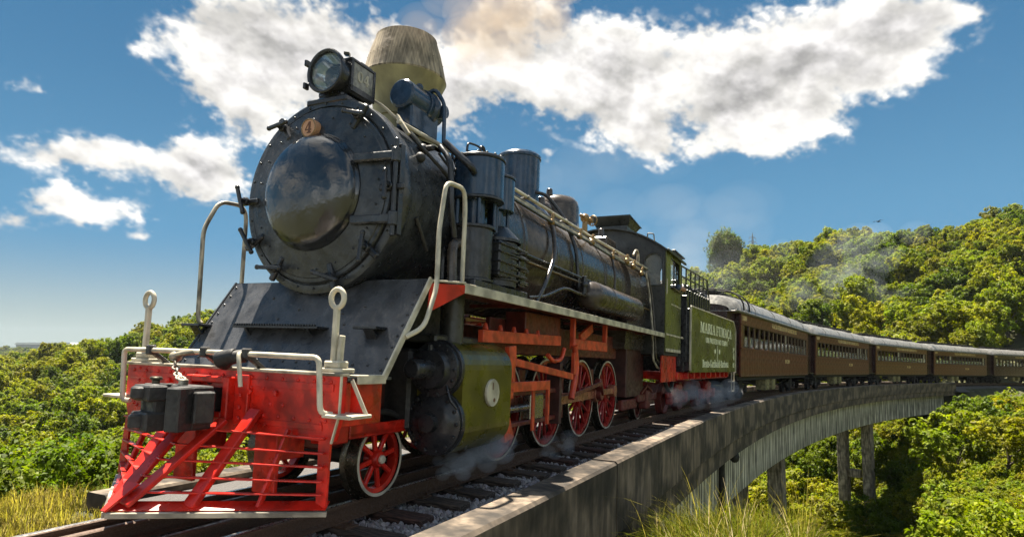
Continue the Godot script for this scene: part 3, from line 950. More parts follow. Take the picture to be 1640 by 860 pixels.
	b.box(L(-1.56, 0.81, 0.10), Vector3(0.11, 0.30, 0.24), 0.010, Basis(Vector3.UP, 0.25))
	b.box(L(-1.47, 0.82, 0.17), Vector3(0.10, 0.22, 0.14), 0.010, Basis(Vector3.UP, -0.3))
	b.cyl(L(-1.57, 0.65, -0.20), L(-1.57, 0.97, -0.20), 0.08, -1, 24, 0.012)
	b.sb(-1.44, -1.28, 0.72, 0.90, -0.21, 0.06, 0.03)
	var cp := part(e, "coupler", b, M.soot)
	b = B.new()
	b.box(L(-1.64, 0.91, -0.15), Vector3(0.22, 0.11, 0.14), 0.012, Basis(Vector3.UP, -0.15))
	b.box(L(-1.64, 0.715, -0.15), Vector3(0.22, 0.13, 0.14), 0.012, Basis(Vector3.UP, -0.15))
	b.box(L(-1.60, 0.81, -0.15), Vector3(0.20, 0.12, 0.10), 0.01, Basis(Vector3.UP, -0.15))
	b.cyl(L(-1.70, 0.665, -0.17), L(-1.70, 0.765, -0.17), 0.06, -1, 18, 0.012)
	b.cyl(L(-1.70, 0.87, -0.17), L(-1.70, 0.955, -0.17), 0.06, -1, 18, 0.012)
	part(cp, "knuckle", b, M.soot)
	b = B.new()
	b.cyl(L(-1.57, 0.635, -0.20), L(-1.57, 1.0, -0.20), 0.026, -1, 12)
	b.cyl(L(-1.57, 0.995, -0.20), L(-1.57, 1.02, -0.20), 0.045, -1, 6)
	part(cp, "knuckle_pin", b, M.tyre)
	b = B.new()
	b.cyl(L(-1.48, 0.96, -0.03), L(-1.48, 1.01, -0.03), 0.032, -1, 10)
	part(cp, "lock_lifter", b, M.cream_old)
	# pilot (cowcatcher)
	var sc := func(h: float) -> float: return -1.98 + (h - 0.18) * 1.21
	for sd in [-1.0, 1.0]:
		b = B.new()
		b.bar(L(-1.975, 0.163, sd * 0.005), L(-1.19, 0.163, sd * 1.10), 0.035, 0.036, Vector3.UP, 0.004)
		part(e, "pilot_edge", b, M.cream_old)
		b = B.new()
		plate(b, [L(-1.965, 0.185, sd * 0.004), L(-1.19, 0.185, sd * 1.09), L(-1.12, 0.225, sd * 1.06), L(-1.86, 0.225, sd * 0.004)], 0.008 * sd)
		part(e, "pilot_foot", b, M.red)
		for h in [0.285, 0.37, 0.465, 0.555, 0.655]:
			b = B.new()
			var s0: float = sc.call(h)
			b.bar(L(s0 + 0.02, h, 0.0), L(-1.20, h, sd * 1.055), 0.040, 0.012, Vector3.UP, 0.003)
			part(e, "pilot_rung", b, M.red)
		for q in [[-1.185, 0.80, 0.385, -1.66, 0.195, 0.355, 0.105], [-1.20, 0.69, 0.725, -1.415, 0.195, 0.715, 0.026]]:
			b = B.new()
			b.bar(L(q[0], q[1], sd * q[2]), L(q[3], q[4], sd * q[5]), q[6], 0.045, Vector3(0, 1, 0.3), 0.006)
			part(e, "pilot_bar", b, M.red)
		b = B.new()
		b.bar(L(-1.28, 0.72, sd * 0.17), L(-1.89, 0.215, sd * 0.05), 0.10, 0.035, Vector3(0, 1, 0.3), 0.006)
		part(e, "pilot_bar", b, M.red)
		b = B.new()
		plate(b, [L(-1.19, 0.20, sd * 1.0), L(-1.19, 0.64, sd * 0.99), L(-1.17, 0.64, sd * 1.075), L(-1.19, 0.20, sd * 1.085)], 0.02)
		part(e, "pilot_end", b, M.red)
		b = B.new()
		b.sb(-1.12, -1.08, 0.20, 0.64, sd * 0.32, sd * 0.54, 0.006)
		b.sb(-1.09, -0.75, 0.42, 0.60, sd * 0.40, sd * 0.46, 0.006)
		part(e, "pilot_post", b, M.red)
	b = B.new()
	plate(b, [L(-1.985, 0.185, -0.02), L(-1.985, 0.185, 0.02), L(-1.80, 0.33, 0.06), L(-1.80, 0.33, -0.06)], 0.014)
	part(e, "pilot_nose", b, M.red)
	# pipe rail along the beam, with clamps
	pipe(e, "front_handrail", [L(-1.25, 0.79, -0.95), L(-1.27, 0.79, -1.02), L(-1.27, 1.20, -1.05), L(-1.27, 1.205, 0.0), L(-1.27, 1.20, 1.02), L(-1.27, 0.83, 1.06), L(-1.2, 0.82, 1.10)], 0.02, M.cream, 0.05)
	for w in [-0.72, -0.10, 0.34]:
		b = B.new()
		b.sb(-1.30, -1.24, 1.165, 1.245, w - 0.03, w + 0.03, 0.01)
		b.bar(L(-1.24, 1.18, w), L(-1.10, 1.08, w + 0.01), 0.05, 0.03)
		part(e, "rail_clamp", b, M.soot)
	b = B.new()
	b.ball(L(-1.27, 1.16, -0.42), Vector3(0.05, 0.045, 0.05), 10, 7)
	b.tube(smooth_path([L(-1.27, 1.17, -0.44), L(-1.30, 1.19, -0.30), L(-1.24, 1.21, -0.12)], 0.06), 0.022, 8)
	part(e, "pipe_elbow", b, M.cream_old)
	b = B.new()
	for i in 9:
		var t := i / 8.0
		var c := L(lerpf(-1.28, -1.48, t), lerpf(1.14, 1.01, t) - sin(t * PI) * 0.045, lerpf(-0.42, -0.05, t))
		var d := (L(-1.48, 1.01, -0.06) - L(-1.28, 1.14, -0.42)).normalized()
		var sdv := d.cross(Vector3.UP).normalized() if i % 2 == 0 else d.cross(Vector3.UP).cross(d).normalized()
		ring(b, c, d * 1.35, sdv * 0.75, 0.030, 0.008, 10, 5)
	part(e, "safety_chain", b, M.cream_old)
	b = B.new()
	b.tube(smooth_path([L(-1.17, 1.13, 0.02), L(-1.26, 1.12, 0.10), L(-1.30, 1.17, 0.20), L(-1.24, 1.19, 0.30)], 0.05), 0.05, 10)
	b.cyl(L(-1.31, 1.15, 0.10), L(-1.28, 1.19, 0.24), 0.065, 0.055, 12)
	part(e, "air_hose", b, M.hose)
	pipe(e, "cock_handle", [L(-1.24, 1.20, 0.26), L(-1.31, 1.21, 0.30), L(-1.33, 1.12, 0.34), L(-1.32, 0.97, 0.36)], 0.016, M.cream, 0.04)
	# lifting eyes on posts at both ends of the beam
	for w in [-1.04, 1.0]:
		b = B.new()
		b.bar(L(-1.10, 1.09, w), L(-1.10, 1.565, w), 0.040, 0.045, Vector3.BACK, 0.008)
		ring(b, L(-1.10, 1.62, w), Vector3.RIGHT, Vector3(0, 1.15, 0), 0.058, 0.020, 20, 8)
		if w > 0:
			b.bar(L(-1.085, 1.09, w + 0.036), L(-1.07, 1.36, w + 0.036), 0.03, 0.05, Vector3.BACK, 0.006)
		b.sb(-1.16, -1.02, 1.10, 1.13, w - 0.09, w + 0.13, 0.008)
		b.sb(-1.15, -1.04, 1.13, 1.18, w - 0.05, w + 0.09, 0.01)
		part(e, "lifting_eye", b, M.cream)
	# step at the right end, and its left twin
	for sd in [-1.0, 1.0]:
		b = B.new()
		b.sb(-1.26, -1.02, 0.80, 0.825, sd * 1.06, sd * 1.30, 0.006)
		b.bar(L(-1.06, 1.05, sd * 1.14), L(-1.06, 0.82, sd * 1.28), 0.03, 0.012, Vector3.BACK, 0.003)
		part(e, "foot_step", b, M.cream)
		b = B.new()
		plate(b, [L(-1.05, 1.07, sd * 1.135), L(-1.05, 0.83, sd * 1.135), L(-1.05, 0.83, sd * 1.265), L(-1.05, 1.06, sd * 1.14)], 0.01)
		b.sb(-1.10, -0.62, 0.72, 1.03, sd * 1.05, sd * 1.07, 0.004)
		part(e, "side_valance", b, M.red)
	# front deck and the sloping apron
	b = B.new()
	b.sb(-1.10, -0.60, 1.045, 1.07, -1.14, 1.14, 0.004)
	part(e, "front_deck", b, M.apron)
	b = B.new()
	plate(b, [L(-0.70, 1.06, -1.15), L(-0.70, 1.06, 1.15), L(-0.135, 1.87, 1.15), L(-0.135, 1.87, -1.15)], 0.014)
	plate(b, [L(-0.135, 1.87, -1.15), L(-0.135, 1.87, 1.15), L(0.30, 1.88, 1.15), L(0.30, 1.88, -1.15)], 0.014)
	var ap := part(e, "apron", b, M.apron)
	b = B.new()
	for sd in [-1.0, 1.0]:
		for i in 9:
			var t := 0.06 + 0.11 * i
			b.ball(L(lerpf(-0.70, -0.135, t), lerpf(1.06, 1.87, t), sd * 1.09) + Vector3(0, 0.009, 0.013), Vector3(0.012, 0.012, 0.012), 7, 5)
	for i in 14:
		b.ball(L(-0.645, 1.14, -0.95 + i * 0.146) + Vector3(0, 0.009, 0.013), Vector3(0.012, 0.012, 0.012), 7, 5)
	for q in [[0.62, 0.42], [0.55, -0.28], [0.70, 0.62], [0.45, 0.75], [0.50, 0.50], [0.78, 0.20], [0.80, -0.5], [0.66, -0.1]]:
		b.ball(L(lerpf(-0.70, -0.135, q[0]), lerpf(1.06, 1.87, q[0]), q[1]) + Vector3(0, 0.009, 0.013), Vector3(0.013, 0.013, 0.013), 7, 5)
	part(ap, "rivets", b, M.apron).set_meta("kind", "stuff")
	b = B.new()
	for w in [-0.98, -0.42, 0.50]:
		b.bar(L(-0.695, 1.075, w), L(-0.14, 1.872, w), 0.045, 0.010, Vector3(0, 0.57, 0.82), 0.002)
	b.bar(L(-0.70, 1.075, -1.145), L(-0.135, 1.885, -1.145), 0.02, 0.03, Vector3(0, 0.57, 0.82), 0.003)
	part(ap, "seam_strip", b, M.apron)
	b = B.new()
	b.bar(L(-0.72, 1.06, 1.155), L(-0.14, 1.885, 1.155), 0.022, 0.055, Vector3(0, 0.57, 0.82), 0.005)
	b.sb(-1.02, -0.70, 1.02, 1.075, 1.145, 1.165, 0.005)
	b.sb(-1.02, -0.70, 1.07, 1.085, 1.08, 1.165, 0.004)
	part(ap, "edge_trim", b, M.cream)
	b = B.new()
	b.sb(-0.60, -0.34, 1.425, 1.445, -0.62, 0.36, 0.004)
	for i in 32:
		b.sb(-0.60, -0.58, 1.445, 1.462, -0.61 + i * 0.030, -0.61 + i * 0.030 + 0.014, 0.002)
	for w in [-0.5, 0.22]:
		b.bar(L(-0.56, 1.425, w), L(-0.46, 1.32, w), 0.03, 0.02)
	part(e, "apron_step", b, M.black)
	for w in [-1.16, 0.86]:
		b = B.new()
		b.sb(-0.60, -0.40, 1.43, 1.455, w - 0.13, w + 0.10, 0.005)
		b.bar(L(-0.56, 1.43, w), L(-0.46, 1.30, w), 0.10, 0.02)
		part(e, "lamp_bracket", b, M.black)
	# smokebox saddle and cylinder casting
	b = B.new()
	b.sb(0.25, 1.45, 0.55, 1.30, -0.72, 0.72, 0.03)
	b.sb(0.30, 1.40, 1.30, 2.0, -0.50, 0.50, 0.03)
	part(e, "saddle", b, M.soot)
	# ---- smokebox, door and fittings
	b = B.new()
	b.lathe([Vector2(0.872, -2.3), Vector2(0.872, 0.13), Vector2(0.878, 0.15)], L(0, 2.66, 0), F, 72)
	part(e, "smokebox", b, M.smokebox)
	b = B.new()
	b.lathe([Vector2(0.872, 0.12), Vector2(0.905, 0.125), Vector2(0.914, 0.14), Vector2(0.914, 0.25), Vector2(0.905, 0.272), Vector2(0.885, 0.28), Vector2(0.835, 0.283), Vector2(0.828, 0.268), Vector2(0.80, 0.262)], L(0, 2.66, 0), F, 96, 0.85)
	part(e, "smokebox_front", b, M.smokebox)
	b = B.new()
	b.lathe([Vector2(0.815, 0.262), Vector2(0.815, 0.296), Vector2(0.805, 0.308), Vector2(0.775, 0.312), Vector2(0.768, 0.322), Vector2(0.65, 0.345), Vector2(0.535, 0.370)], L(0, 2.66, 0), F, 96, 0.85)
	var door := part(e, "smokebox_door", b, M.smokebox)
	b = B.new()
	var dp := [Vector2(0.540, 0.366), Vector2(0.537, 0.378), Vector2(0.525, 0.388)]
	for i in range(1, 15):
		var a := PI * 0.5 * i / 14.0
		dp.append(Vector2(0.518 * cos(a), 0.388 + 0.20 * sin(a)))
	b.lathe(dp, L(0, 2.665, -0.012), F, 96, 0.6)
	part(door, "door_dome", b, M.black_gloss)
	b = B.new()
	for i in 28:
		var a := TAU * i / 28.0
		b.ball(L(-0.285, 2.66 + sin(a) * 0.86, cos(a) * 0.86), Vector3(0.012, 0.012, 0.010), 7, 5)
	for i in 20:
		var a := TAU * i / 20.0 + 0.1
		b.ball(L(-0.345, 2.66 + sin(a) * 0.70, cos(a) * 0.70), Vector3(0.010, 0.010, 0.008), 7, 5)
	part(door, "rivets", b, M.smokebox).set_meta("kind", "stuff")
	for q in [[-0.43, 0.655, -0.5], [0.45, 0.66, 0.3], [-0.84, -0.02, 0.2], [0.84, -0.01, 0.15], [-0.41, -0.68, 0.5], [0.25, -0.77, -0.6], [0.63, -0.53, 0.7], [-0.72, -0.42, 0.0]]:
		b = B.new()
		var rd := Vector3(q[0], q[1], 0).normalized()
		var c := L(-0.33, 2.66 + q[1], q[0])
		var tg := rd.cross(F)
		b.bar(c + rd * 0.12, c - rd * 0.13, 0.055, 0.05, F, 0.012)
		b.cyl(c, c + F * 0.12, 0.024, -1, 8)
		b.cyl(c + F * 0.02, c + F * 0.065, 0.042, -1, 6)
		var hd := (tg * cos(q[2]) + rd * sin(q[2]))
		b.bar(c + F * 0.09 - hd * 0.12, c + F * 0.125 + hd * 0.12, 0.036, 0.032, F, 0.010)
		b.ball(c + F * 0.09 - hd * 0.12, Vector3.ONE * 0.024, 7, 5)
		b.ball(c + F * 0.125 + hd * 0.12, Vector3.ONE * 0.024, 7, 5)
		part(door, "door_clamp", b, M.black)
	for h in [2.915, 2.37]:
		b = B.new()
		b.box(L(-0.375, h, 0.68), Vector3(0.42, 0.075, 0.06), 0.012, Basis(Vector3.UP, 0.10))
		b.cyl(L(-0.36, h - 0.06, 0.885), L(-0.36, h + 0.06, 0.885), 0.042, -1, 12)
		part(door, "hinge_strap", b, M.smokebox)
	b = B.new()
	b.cyl(L(-0.36, 2.22, 0.885), L(-0.36, 3.06, 0.885), 0.022, -1, 10)
	b.bar(L(-0.30, 2.24, 0.89), L(-0.30, 3.02, 0.89), 0.05, 0.06, F)
	part(door, "hinge_post", b, M.black)
	b = B.new()
	b.cyl(L(-0.34, 3.25, -0.06), L(-0.42, 3.25, -0.06), 0.088, -1, 28, 0.004)
	var np := part(door, "number_plate", b, M.copper)
	b = B.new()
	ring(b, L(-0.42, 3.25, -0.06), Vector3.RIGHT, Vector3.UP, 0.080, 0.006, 28, 6)
	part(np, "plate_rim", b, M.brass)
	text_part(np, "plate_number", "4", 0.14, M.copper_dark, Transform3D(Basis(), L(-0.422, 3.248, -0.062)), "Droid Serif", true)
	# ---- headlight
	b = B.new()
	b.lathe([Vector2(0.0, 0.05), Vector2(0.172, 0.05), Vector2(0.180, 0.10), Vector2(0.186, 0.30), Vector2(0.210, 0.31), Vector2(0.212, 0.345), Vector2(0.201, 0.352), Vector2(0.182, 0.345), Vector2(0.178, 0.30)], L(0, 3.81, 0.015), F, 48)
	var hl := part(e, "headlight", b, M.black)
	b = B.new()
	b.lathe([Vector2(0.177, 0.30), Vector2(0.14, 0.22), Vector2(0.09, 0.16), Vector2(0.03, 0.14), Vector2(0.0, 0.138)], L(0, 3.81, 0.015), F, 40, 0.3)
	part(hl, "reflector", b, M.reflector)
	b = B.new()
	b.ball(L(-0.18, 3.81, 0.015), Vector3(0.035, 0.035, 0.05), 12, 8)
	part(hl, "bulb", b, M.cream)
	b = B.new()
	b.lathe([Vector2(0.181, 0.318), Vector2(0.13, 0.332), Vector2(0.07, 0.340), Vector2(0.0, 0.343), ], L(0, 3.81, 0.015), F, 40, 0.3)
	b.lathe([Vector2(0.0, 0.330), Vector2(0.181, 0.312), Vector2(0.181, 0.318)], L(0, 3.81, 0.015), F, 40, 0.3)
	part(hl, "lens", b, M.lens)
	b = B.new()
	b.sb(-0.20, 0.14, 3.64, 3.965, -0.19, 0.20, 0.015)
	b.sb(-0.21, 0.15, 3.945, 3.975, -0.20, 0.212, 0.006)
	b.sb(-0.05, 0.12, 3.975, 4.0, -0.05, 0.19, 0.01)
	for s in [-0.205, 0.115]:
		b.sb(s, s + 0.035, 3.66, 3.95, 0.19, 0.212, 0.004)
	b.sb(-0.205, 0.15, 3.655, 3.715, 0.19, 0.212, 0.004)
	b.bar(L(-0.30, 3.96, 0.22), L(-0.20, 4.0, 0.15), 0.05, 0.03)
	for h in [3.70, 3.92]:
		b.sb(-0.36, -0.30, h - 0.03, h + 0.03, -0.23, -0.20, 0.006)
	part(hl, "lamp_case", b, M.black)
	b = B.new()
	b.sb(-0.172, 0.116, 3.715, 3.945, 0.196, 0.203, 0.002)
	var ng := part(hl, "number_glass", b, M.glass_grey)
	text_part(ng, "lamp_number", "04", 0.15, M.cream, Transform3D(Basis(Vector3(0, 0, -1), Vector3.UP, Vector3.RIGHT), L(-0.03, 3.83, 0.206)), "Droid Sans", true)
	b = B.new()
	b.sb(-0.24, 0.12, 3.50, 3.65, -0.15, 0.15, 0.02)
	b.sb(-0.29, -0.05, 3.52, 3.585, -0.24, 0.24, 0.015)
	part(hl, "lamp_stand", b, M.black)
	# ---- turbo generator and conduit
	b = B.new()
	var tq := L(0, 3.84, 0.36)
	b.cyl(tq + L(0.36, 0, 0), tq + L(0.72, 0, 0), 0.148, -1, 28, 0.02)
	b.cyl(tq + L(0.69, 0, 0), tq + L(0.75, 0, 0), 0.168, -1, 24)
	b.cyl(tq + L(0.76, 0, 0), tq + L(0.86, 0, 0), 0.182, -1, 28, 0.03)
	b.cyl(tq + L(0.86, -0.02, 0), tq + L(1.02, -0.02, 0), 0.10, -1, 20)
	b.sb(0.42, 0.92, 3.50, 3.76, 0.27, 0.46, 0.02)
	b.cyl(tq + L(0.90, -0.02, 0.1), tq + L(0.90, -0.02, 0.2), 0.07, -1, 14)
	b.tube(smooth_path([tq + L(0.80, 0.16, 0.02), tq + L(0.80, 0.20, 0.12), tq + L(0.80, 0.02, 0.24), L(0.82, 3.42, 0.60)], 0.07), 0.022, 8)
	b.ball(tq + L(0.6, 0.14, 0.05), Vector3.ONE * 0.045, 9, 6)
	part(e, "turbo_generator", b, M.black_sky_tint)
	pipe(e, "lamp_conduit", [L(0.13, 3.72, 0.16), L(0.22, 3.66, 0.26), L(0.36, 3.40, 0.52), L(0.42, 3.26, 0.64)], 0.014, M.cream_old, 0.05)
	# ---- chimney
	b = B.new()
	b.lathe([Vector2(0.4550, 4.2250), Vector2(0.4620, 4.2400), Vector2(0.4550, 4.2600), Vector2(0.4250, 4.3900), Vector2(0.3850, 4.5500), Vector2(0.3400, 4.6800), Vector2(0.3380, 4.7050), Vector2(0.3220, 4.7050), Vector2(0.3220, 4.6100)], L(0.9, 0, 0), Vector3.UP, 64, 0.8)
	var st := part(e, "chimney_hood", b, M.stack_hood)
	b = B.new()
	for i in 40:
		var a := TAU * i / 40.0
		b.ball(L(0.9 - sin(a) * 0.413, 4.435, cos(a) * 0.413), Vector3.ONE * 0.007, 6, 4)
	part(st, "rivets", b, M.stack_hood).set_meta("kind", "stuff")
	b = B.new()
	b.lathe([Vector2(0.3100, 3.7763), Vector2(0.3180, 3.8500), Vector2(0.3350, 3.9500), Vector2(0.3950, 4.0900), Vector2(0.4550, 4.2250)], L(0.9, 0, 0), Vector3.UP, 64, 0.7)
	part(e, "chimney_cone", b, M.stack_cone)
	b = B.new()
	b.lathe([Vector2(0.4400, 3.4600), Vector2(0.4100, 3.5300), Vector2(0.3450, 3.5980), Vector2(0.3180, 3.6666), Vector2(0.3120, 3.7626), Vector2(0.3250, 3.7660), Vector2(0.3250, 3.7797), Vector2(0.3100, 3.7797)], L(0.9, 0, 0), Vector3.UP, 48, 0.7)
	b.lathe([Vector2(0.3200, 4.6100), Vector2(0.2800, 4.1900), Vector2(0.0000, 4.0900)], L(0.9, 0, 0), Vector3.UP, 32, 0.7)
	part(e, "chimney_base", b, M.stack_cone)
	# ---- boiler, bands, firebox
	b = B.new()
	b.lathe([Vector2(0.885, -7.2), Vector2(0.875, -4.0), Vector2(0.868, -2.32), Vector2(0.85, -2.3)], L(0, 2.66, 0), F, 64, 0.6)
	part(e, "boiler", b, M.boiler)
	for s in [2.4, 3.5, 4.6, 5.75, 6.9]:
		b = B.new()
		var r := lerpf(0.868, 0.885, (s - 2.3) / 4.9) + 0.001
		b.lathe([Vector2(r, -s - 0.04), Vector2(r + 0.008, -s - 0.036), Vector2(r + 0.008, -s + 0.036), Vector2(r, -s + 0.04)], L(0, 2.66, 0), F, 64)
		part(e, "boiler_band", b, M.boiler)
	b = B.new()
	var fb := PackedVector2Array()
	for q in arc(Vector2(0, 2.66), 0.955, -0.3, PI + 0.3, 30): fb.append(q)
	fb.append(Vector2(-0.85, 1.5)); fb.append(Vector2(0.85, 1.5))
	b.ext(fb, L(8.69, 0, 0), Vector3.RIGHT, Vector3.UP, 1.52)
	part(e, "firebox", b, M.boiler)
	b = B.new()
	b.sb(7.55, 8.95, 0.55, 1.52, -0.80, 0.80, 0.02)
	part(e, "ash_pan", b, M.soot_red)
	# domes and the valve behind them
	b = B.new()
	b.lathe([Vector2(0.55, 3.36), Vector2(0.45, 3.50), Vector2(0.335, 3.56), Vector2(0.325, 3.66), Vector2(0.325, 4.28), Vector2(0.34, 4.29), Vector2(0.34, 4.33), Vector2(0.30, 4.37), Vector2(0.0, 4.40)], L(3.95, 0, 0), Vector3.UP, 40, 0.8)
	b.cyl(L(3.95, 4.39, 0), L(3.95, 4.43, 0), 0.08, -1, 14)
	part(e, "sand_dome", b, M.black_sky_tint)
	pipe(e, "sand_pipe", [L(3.9, 3.75, 0.31), L(4.0, 3.72, 0.46), L(4.1, 3.40, 0.70), L(4.15, 2.9, 0.90), L(4.2, 2.2, 0.95)], 0.028, M.black, 0.12)
	b = B.new()
	b.lathe([Vector2(0.60, 3.40), Vector2(0.46, 3.52), Vector2(0.40, 3.58), Vector2(0.39, 3.70), Vector2(0.39, 3.92), Vector2(0.365, 4.02), Vector2(0.30, 4.09), Vector2(0.18, 4.13), Vector2(0, 4.145)], L(5.6, 0, 0), Vector3.UP, 40, 0.6)
	part(e, "steam_dome", b, M.boiler)
	b = B.new()
	b.cyl(L(5.1, 4.02, 0.05), L(5.1, 4.14, 0.05), 0.06, 0.05, 12)
	b.cyl(L(4.6, 3.55, 0.1), L(4.6, 3.86, 0.1), 0.09, 0.07, 14)
	b.ball(L(4.75, 3.72, 0.1), Vector3(0.13, 0.11, 0.17), 12, 7)
	part(e, "safety_valve", b, M.boiler)
	b = B.new()
	b.cyl(L(6.7, 3.52, 0.15), L(6.7, 3.95, 0.15), 0.06, 0.05, 12)
	b.ball(L(6.7, 3.98, 0.15), Vector3(0.09, 0.09, 0.11), 12, 8)
	b.cyl(L(6.45, 3.98, 0.15), L(7.0, 3.98, 0.15), 0.035, -1, 10)
	b.cyl(L(6.95, 3.98, 0.15), L(6.98, 3.98, 0.15), 0.07, -1, 12)
	ring(b, L(7.12, 4.02, 0.17), Vector3(1, 0, 0.3).normalized(), Vector3.UP, 0.10, 0.014, 16, 6)
	b.cyl(L(6.95, 4.0, 0.15), L(7.14, 4.02, 0.17), 0.014, -1, 8)
	b.bar(L(7.12, 3.93, 0.17), L(7.12, 4.11, 0.17), 0.016, 0.016, F)
	part(e, "steam_valve", b, M.brass)
	b = B.new()
	b.sb(7.5, 8.2, 3.55, 3.78, -0.25, 0.35, 0.03)
	b.cyl(L(7.6, 3.70, 0.2), L(7.6, 3.95, 0.2), 0.07, 0.055, 12)
	part(e, "steam_turret", b, M.boiler)
	# ---- pipework and rails along the boiler
	for sd in [-1.0, 1.0]:
		pipe(e, "boiler_handrail", [L(0.02, 3.385, sd * 0.60), L(0.7, 3.33, sd * 0.72), L(2.4, 3.31, sd * 0.77), L(5.0, 3.28, sd * 0.80), L(8.68, 3.27, sd * 0.90)], 0.022, M.cream, 0.2)
		b = B.new()
		b.bar(L(0.06, 3.46, sd * 0.555), L(0.06, 3.26, sd * 0.70), 0.035, 0.035)
		for s in [1.2, 2.6, 4.0, 5.4, 6.8, 8.0]:
			b.bar(L(s, 3.29, sd * 0.66), L(s, 3.30, sd * 0.80), 0.03, 0.03)
			b.ball(L(s, 3.30, sd * 0.785), Vector3.ONE * 0.032, 8, 5)
		part(e, "rail_stanchion", b, M.cream_old)
	for q in [[3.20, 0.80, 0.016, "cream_old"], [3.155, 0.835, 0.014, "cream"], [3.11, 0.86, 0.018, "black"], [3.22, 0.735, 0.012, "brass"]]:
		pipe(e, "boiler_pipe", [L(2.0, q[0] + 0.03, q[1] - 0.02), L(3.2, q[0], q[1]), L(4.7, q[0] + 0.02, q[1] + 0.01), L(6.2, q[0] - 0.02, q[1] + 0.03), L(8.2, q[0], q[1] + 0.06), L(8.68, q[0] - 0.02, q[1] + 0.06)], q[2], M[q[3]], 0.2)
	pipe(e, "lower_pipe", [L(1.6, 2.55, 1.0), L(2.2, 2.50, 0.925), L(5.5, 2.47, 0.945), L(7.1, 2.44, 0.985), L(8.68, 2.42, 1.03)], 0.026, M.black, 0.2)
	pipe(e, "lower_pipe", [L(1.6, 2.44, 1.02), L(2.2, 2.42, 0.93), L(5.5, 2.40, 0.945), L(7.1, 2.37, 0.985), L(8.68, 2.35, 1.03)], 0.018, M.brass, 0.2)
	pipe(e, "delivery_pipe", [L(3.3, 3.18, 0.80), L(3.25, 2.95, 0.90), L(3.1, 2.62, 0.98), L(2.55, 2.12, 1.06), L(2.25, 1.90, 1.08)], 0.032, M.boiler, 0.2)
	pipe(e, "delivery_pipe", [L(6.1, 3.14, 0.86), L(6.05, 2.8, 0.96), L(6.0, 2.5, 0.97)], 0.022, M.boiler, 0.1)
	b = B.new()
	for q in [[3.28, 3.12, 0.84, 0.055], [4.4, 3.14, 0.86, 0.05], [5.0, 3.16, 0.86, 0.06], [6.1, 3.10, 0.89, 0.05], [7.0, 3.16, 0.90, 0.07], [7.4, 3.12, 0.93, 0.06], [7.9, 3.05, 0.97, 0.055]]:
		b.ball(L(q[0], q[1], q[2]), Vector3.ONE * q[3], 9, 6)
		b.cyl(L(q[0], q[1], q[2]), L(q[0] + 0.03, q[1] + 0.13, q[2] + 0.02), q[3] * 0.45, -1, 8)
	part(e, "boiler_cocks", b, M.brass)
	# air reservoir
	b = B.new()
	var rp := [Vector2(0, -6.90), Vector2(0.10, -6.88), Vector2(0.185, -6.82), Vector2(0.22, -6.72), Vector2(0.22, -4.26), Vector2(0.185, -4.16), Vector2(0.10, -4.10), Vector2(0, -4.085)]
	b.lathe(rp, L(0, 2.21, 1.10), F, 36, 0.5)
	b.lathe([Vector2(0.22, -4.95), Vector2(0.228, -4.945), Vector2(0.228, -4.91), Vector2(0.22, -4.905)], L(0, 2.21, 1.10), F, 36)
	part(e, "air_reservoir", b, M.boiler)
	pipe(e, "reservoir_pipe", [L(4.1, 2.20, 1.10), L(3.9, 2.18, 1.10), L(3.3, 2.22, 1.05), L(2.6, 2.02, 1.05), L(2.0, 1.95, 1.10)], 0.024, M.boiler, 0.2)
	b = B.new()
	b.cyl(L(3.98, 2.2, 1.10), L(3.98, 2.46, 1.10), 0.035, -1, 10)
	b.ball(L(3.98, 2.34, 1.10), Vector3.ONE * 0.055, 9, 6)
	b.bar(L(3.90, 2.45, 1.10), L(4.08, 2.47, 1.10), 0.02, 0.02)
	part(e, "reservoir_cock", b, M.black)
	# ---- running boards and their front plates
	for sd in [-1.0, 1.0]:
		b = B.new()
		b.sb(0.18, 8.69, 1.845, 1.868, sd * 0.78, sd * 1.29, 0.003)
		var rb := part(e, "running_board", b, M.red_soot)
		b = B.new()
		b.sb(0.17, 8.69, 1.795, 1.885, sd * 1.29, sd * 1.308, 0.004)
		b.sb(0.17, 8.69, 1.870, 1.885, sd * 1.22, sd * 1.2885, 0.003)
		part(rb, "edge_trim", b, M.cream)
		b = B.new()
		plate(b, [L(-0.13, 1.85, sd * 1.13), L(-0.10, 1.60, sd * 1.10), L(0.175, 1.795, sd * 1.298), L(0.175, 1.865, sd * 1.298)], 0.010)
		var fp := part(e, "front_plate", b, M.red)
		b = B.new()
		b.bar(L(-0.14, 1.87, sd * 1.13), L(0.185, 1.885, sd * 1.295), 0.05, 0.018)
		part(fp, "edge_trim", b, M.cream)
		for s in [1.8, 3.4, 4.9, 6.4, 7.9]:
			b = B.new()
			b.bar(L(s, 1.83, sd * 0.45), L(s, 1.83, sd * 1.27), 0.05, 0.04)
			part(e, "board_bracket", b, M.red_soot)
	pipe(e, "side_handrail", [L(-0.485, 1.378, 1.165), L(-0.36, 1.46, 1.25), L(-0.20, 1.80, 1.25), L(-0.16, 2.30, 1.22), L(-0.05, 2.74, 1.20), L(0.26, 2.76, 1.20), L(0.295, 2.60, 1.20), L(0.295, 1.87, 1.20)], 0.021, M.cream, 0.09)
	pipe(e, "side_handrail", [L(-0.485, 1.46, -1.165), L(-0.50, 1.50, -1.20), L(-0.52, 2.36, -1.20), L(-0.37, 2.665, -1.20), L(-0.10, 2.69, -1.20), L(-0.035, 2.60, -1.20), L(-0.03, 1.87, -1.20)], 0.021, M.cream_old, 0.09)
	# ---- cross-compound air pump on the right
	b = B.new()
	b.cyl(L(0.86, 2.815, 1.02), L(0.86, 3.20, 1.02), 0.252, -1, 40, 0.006)
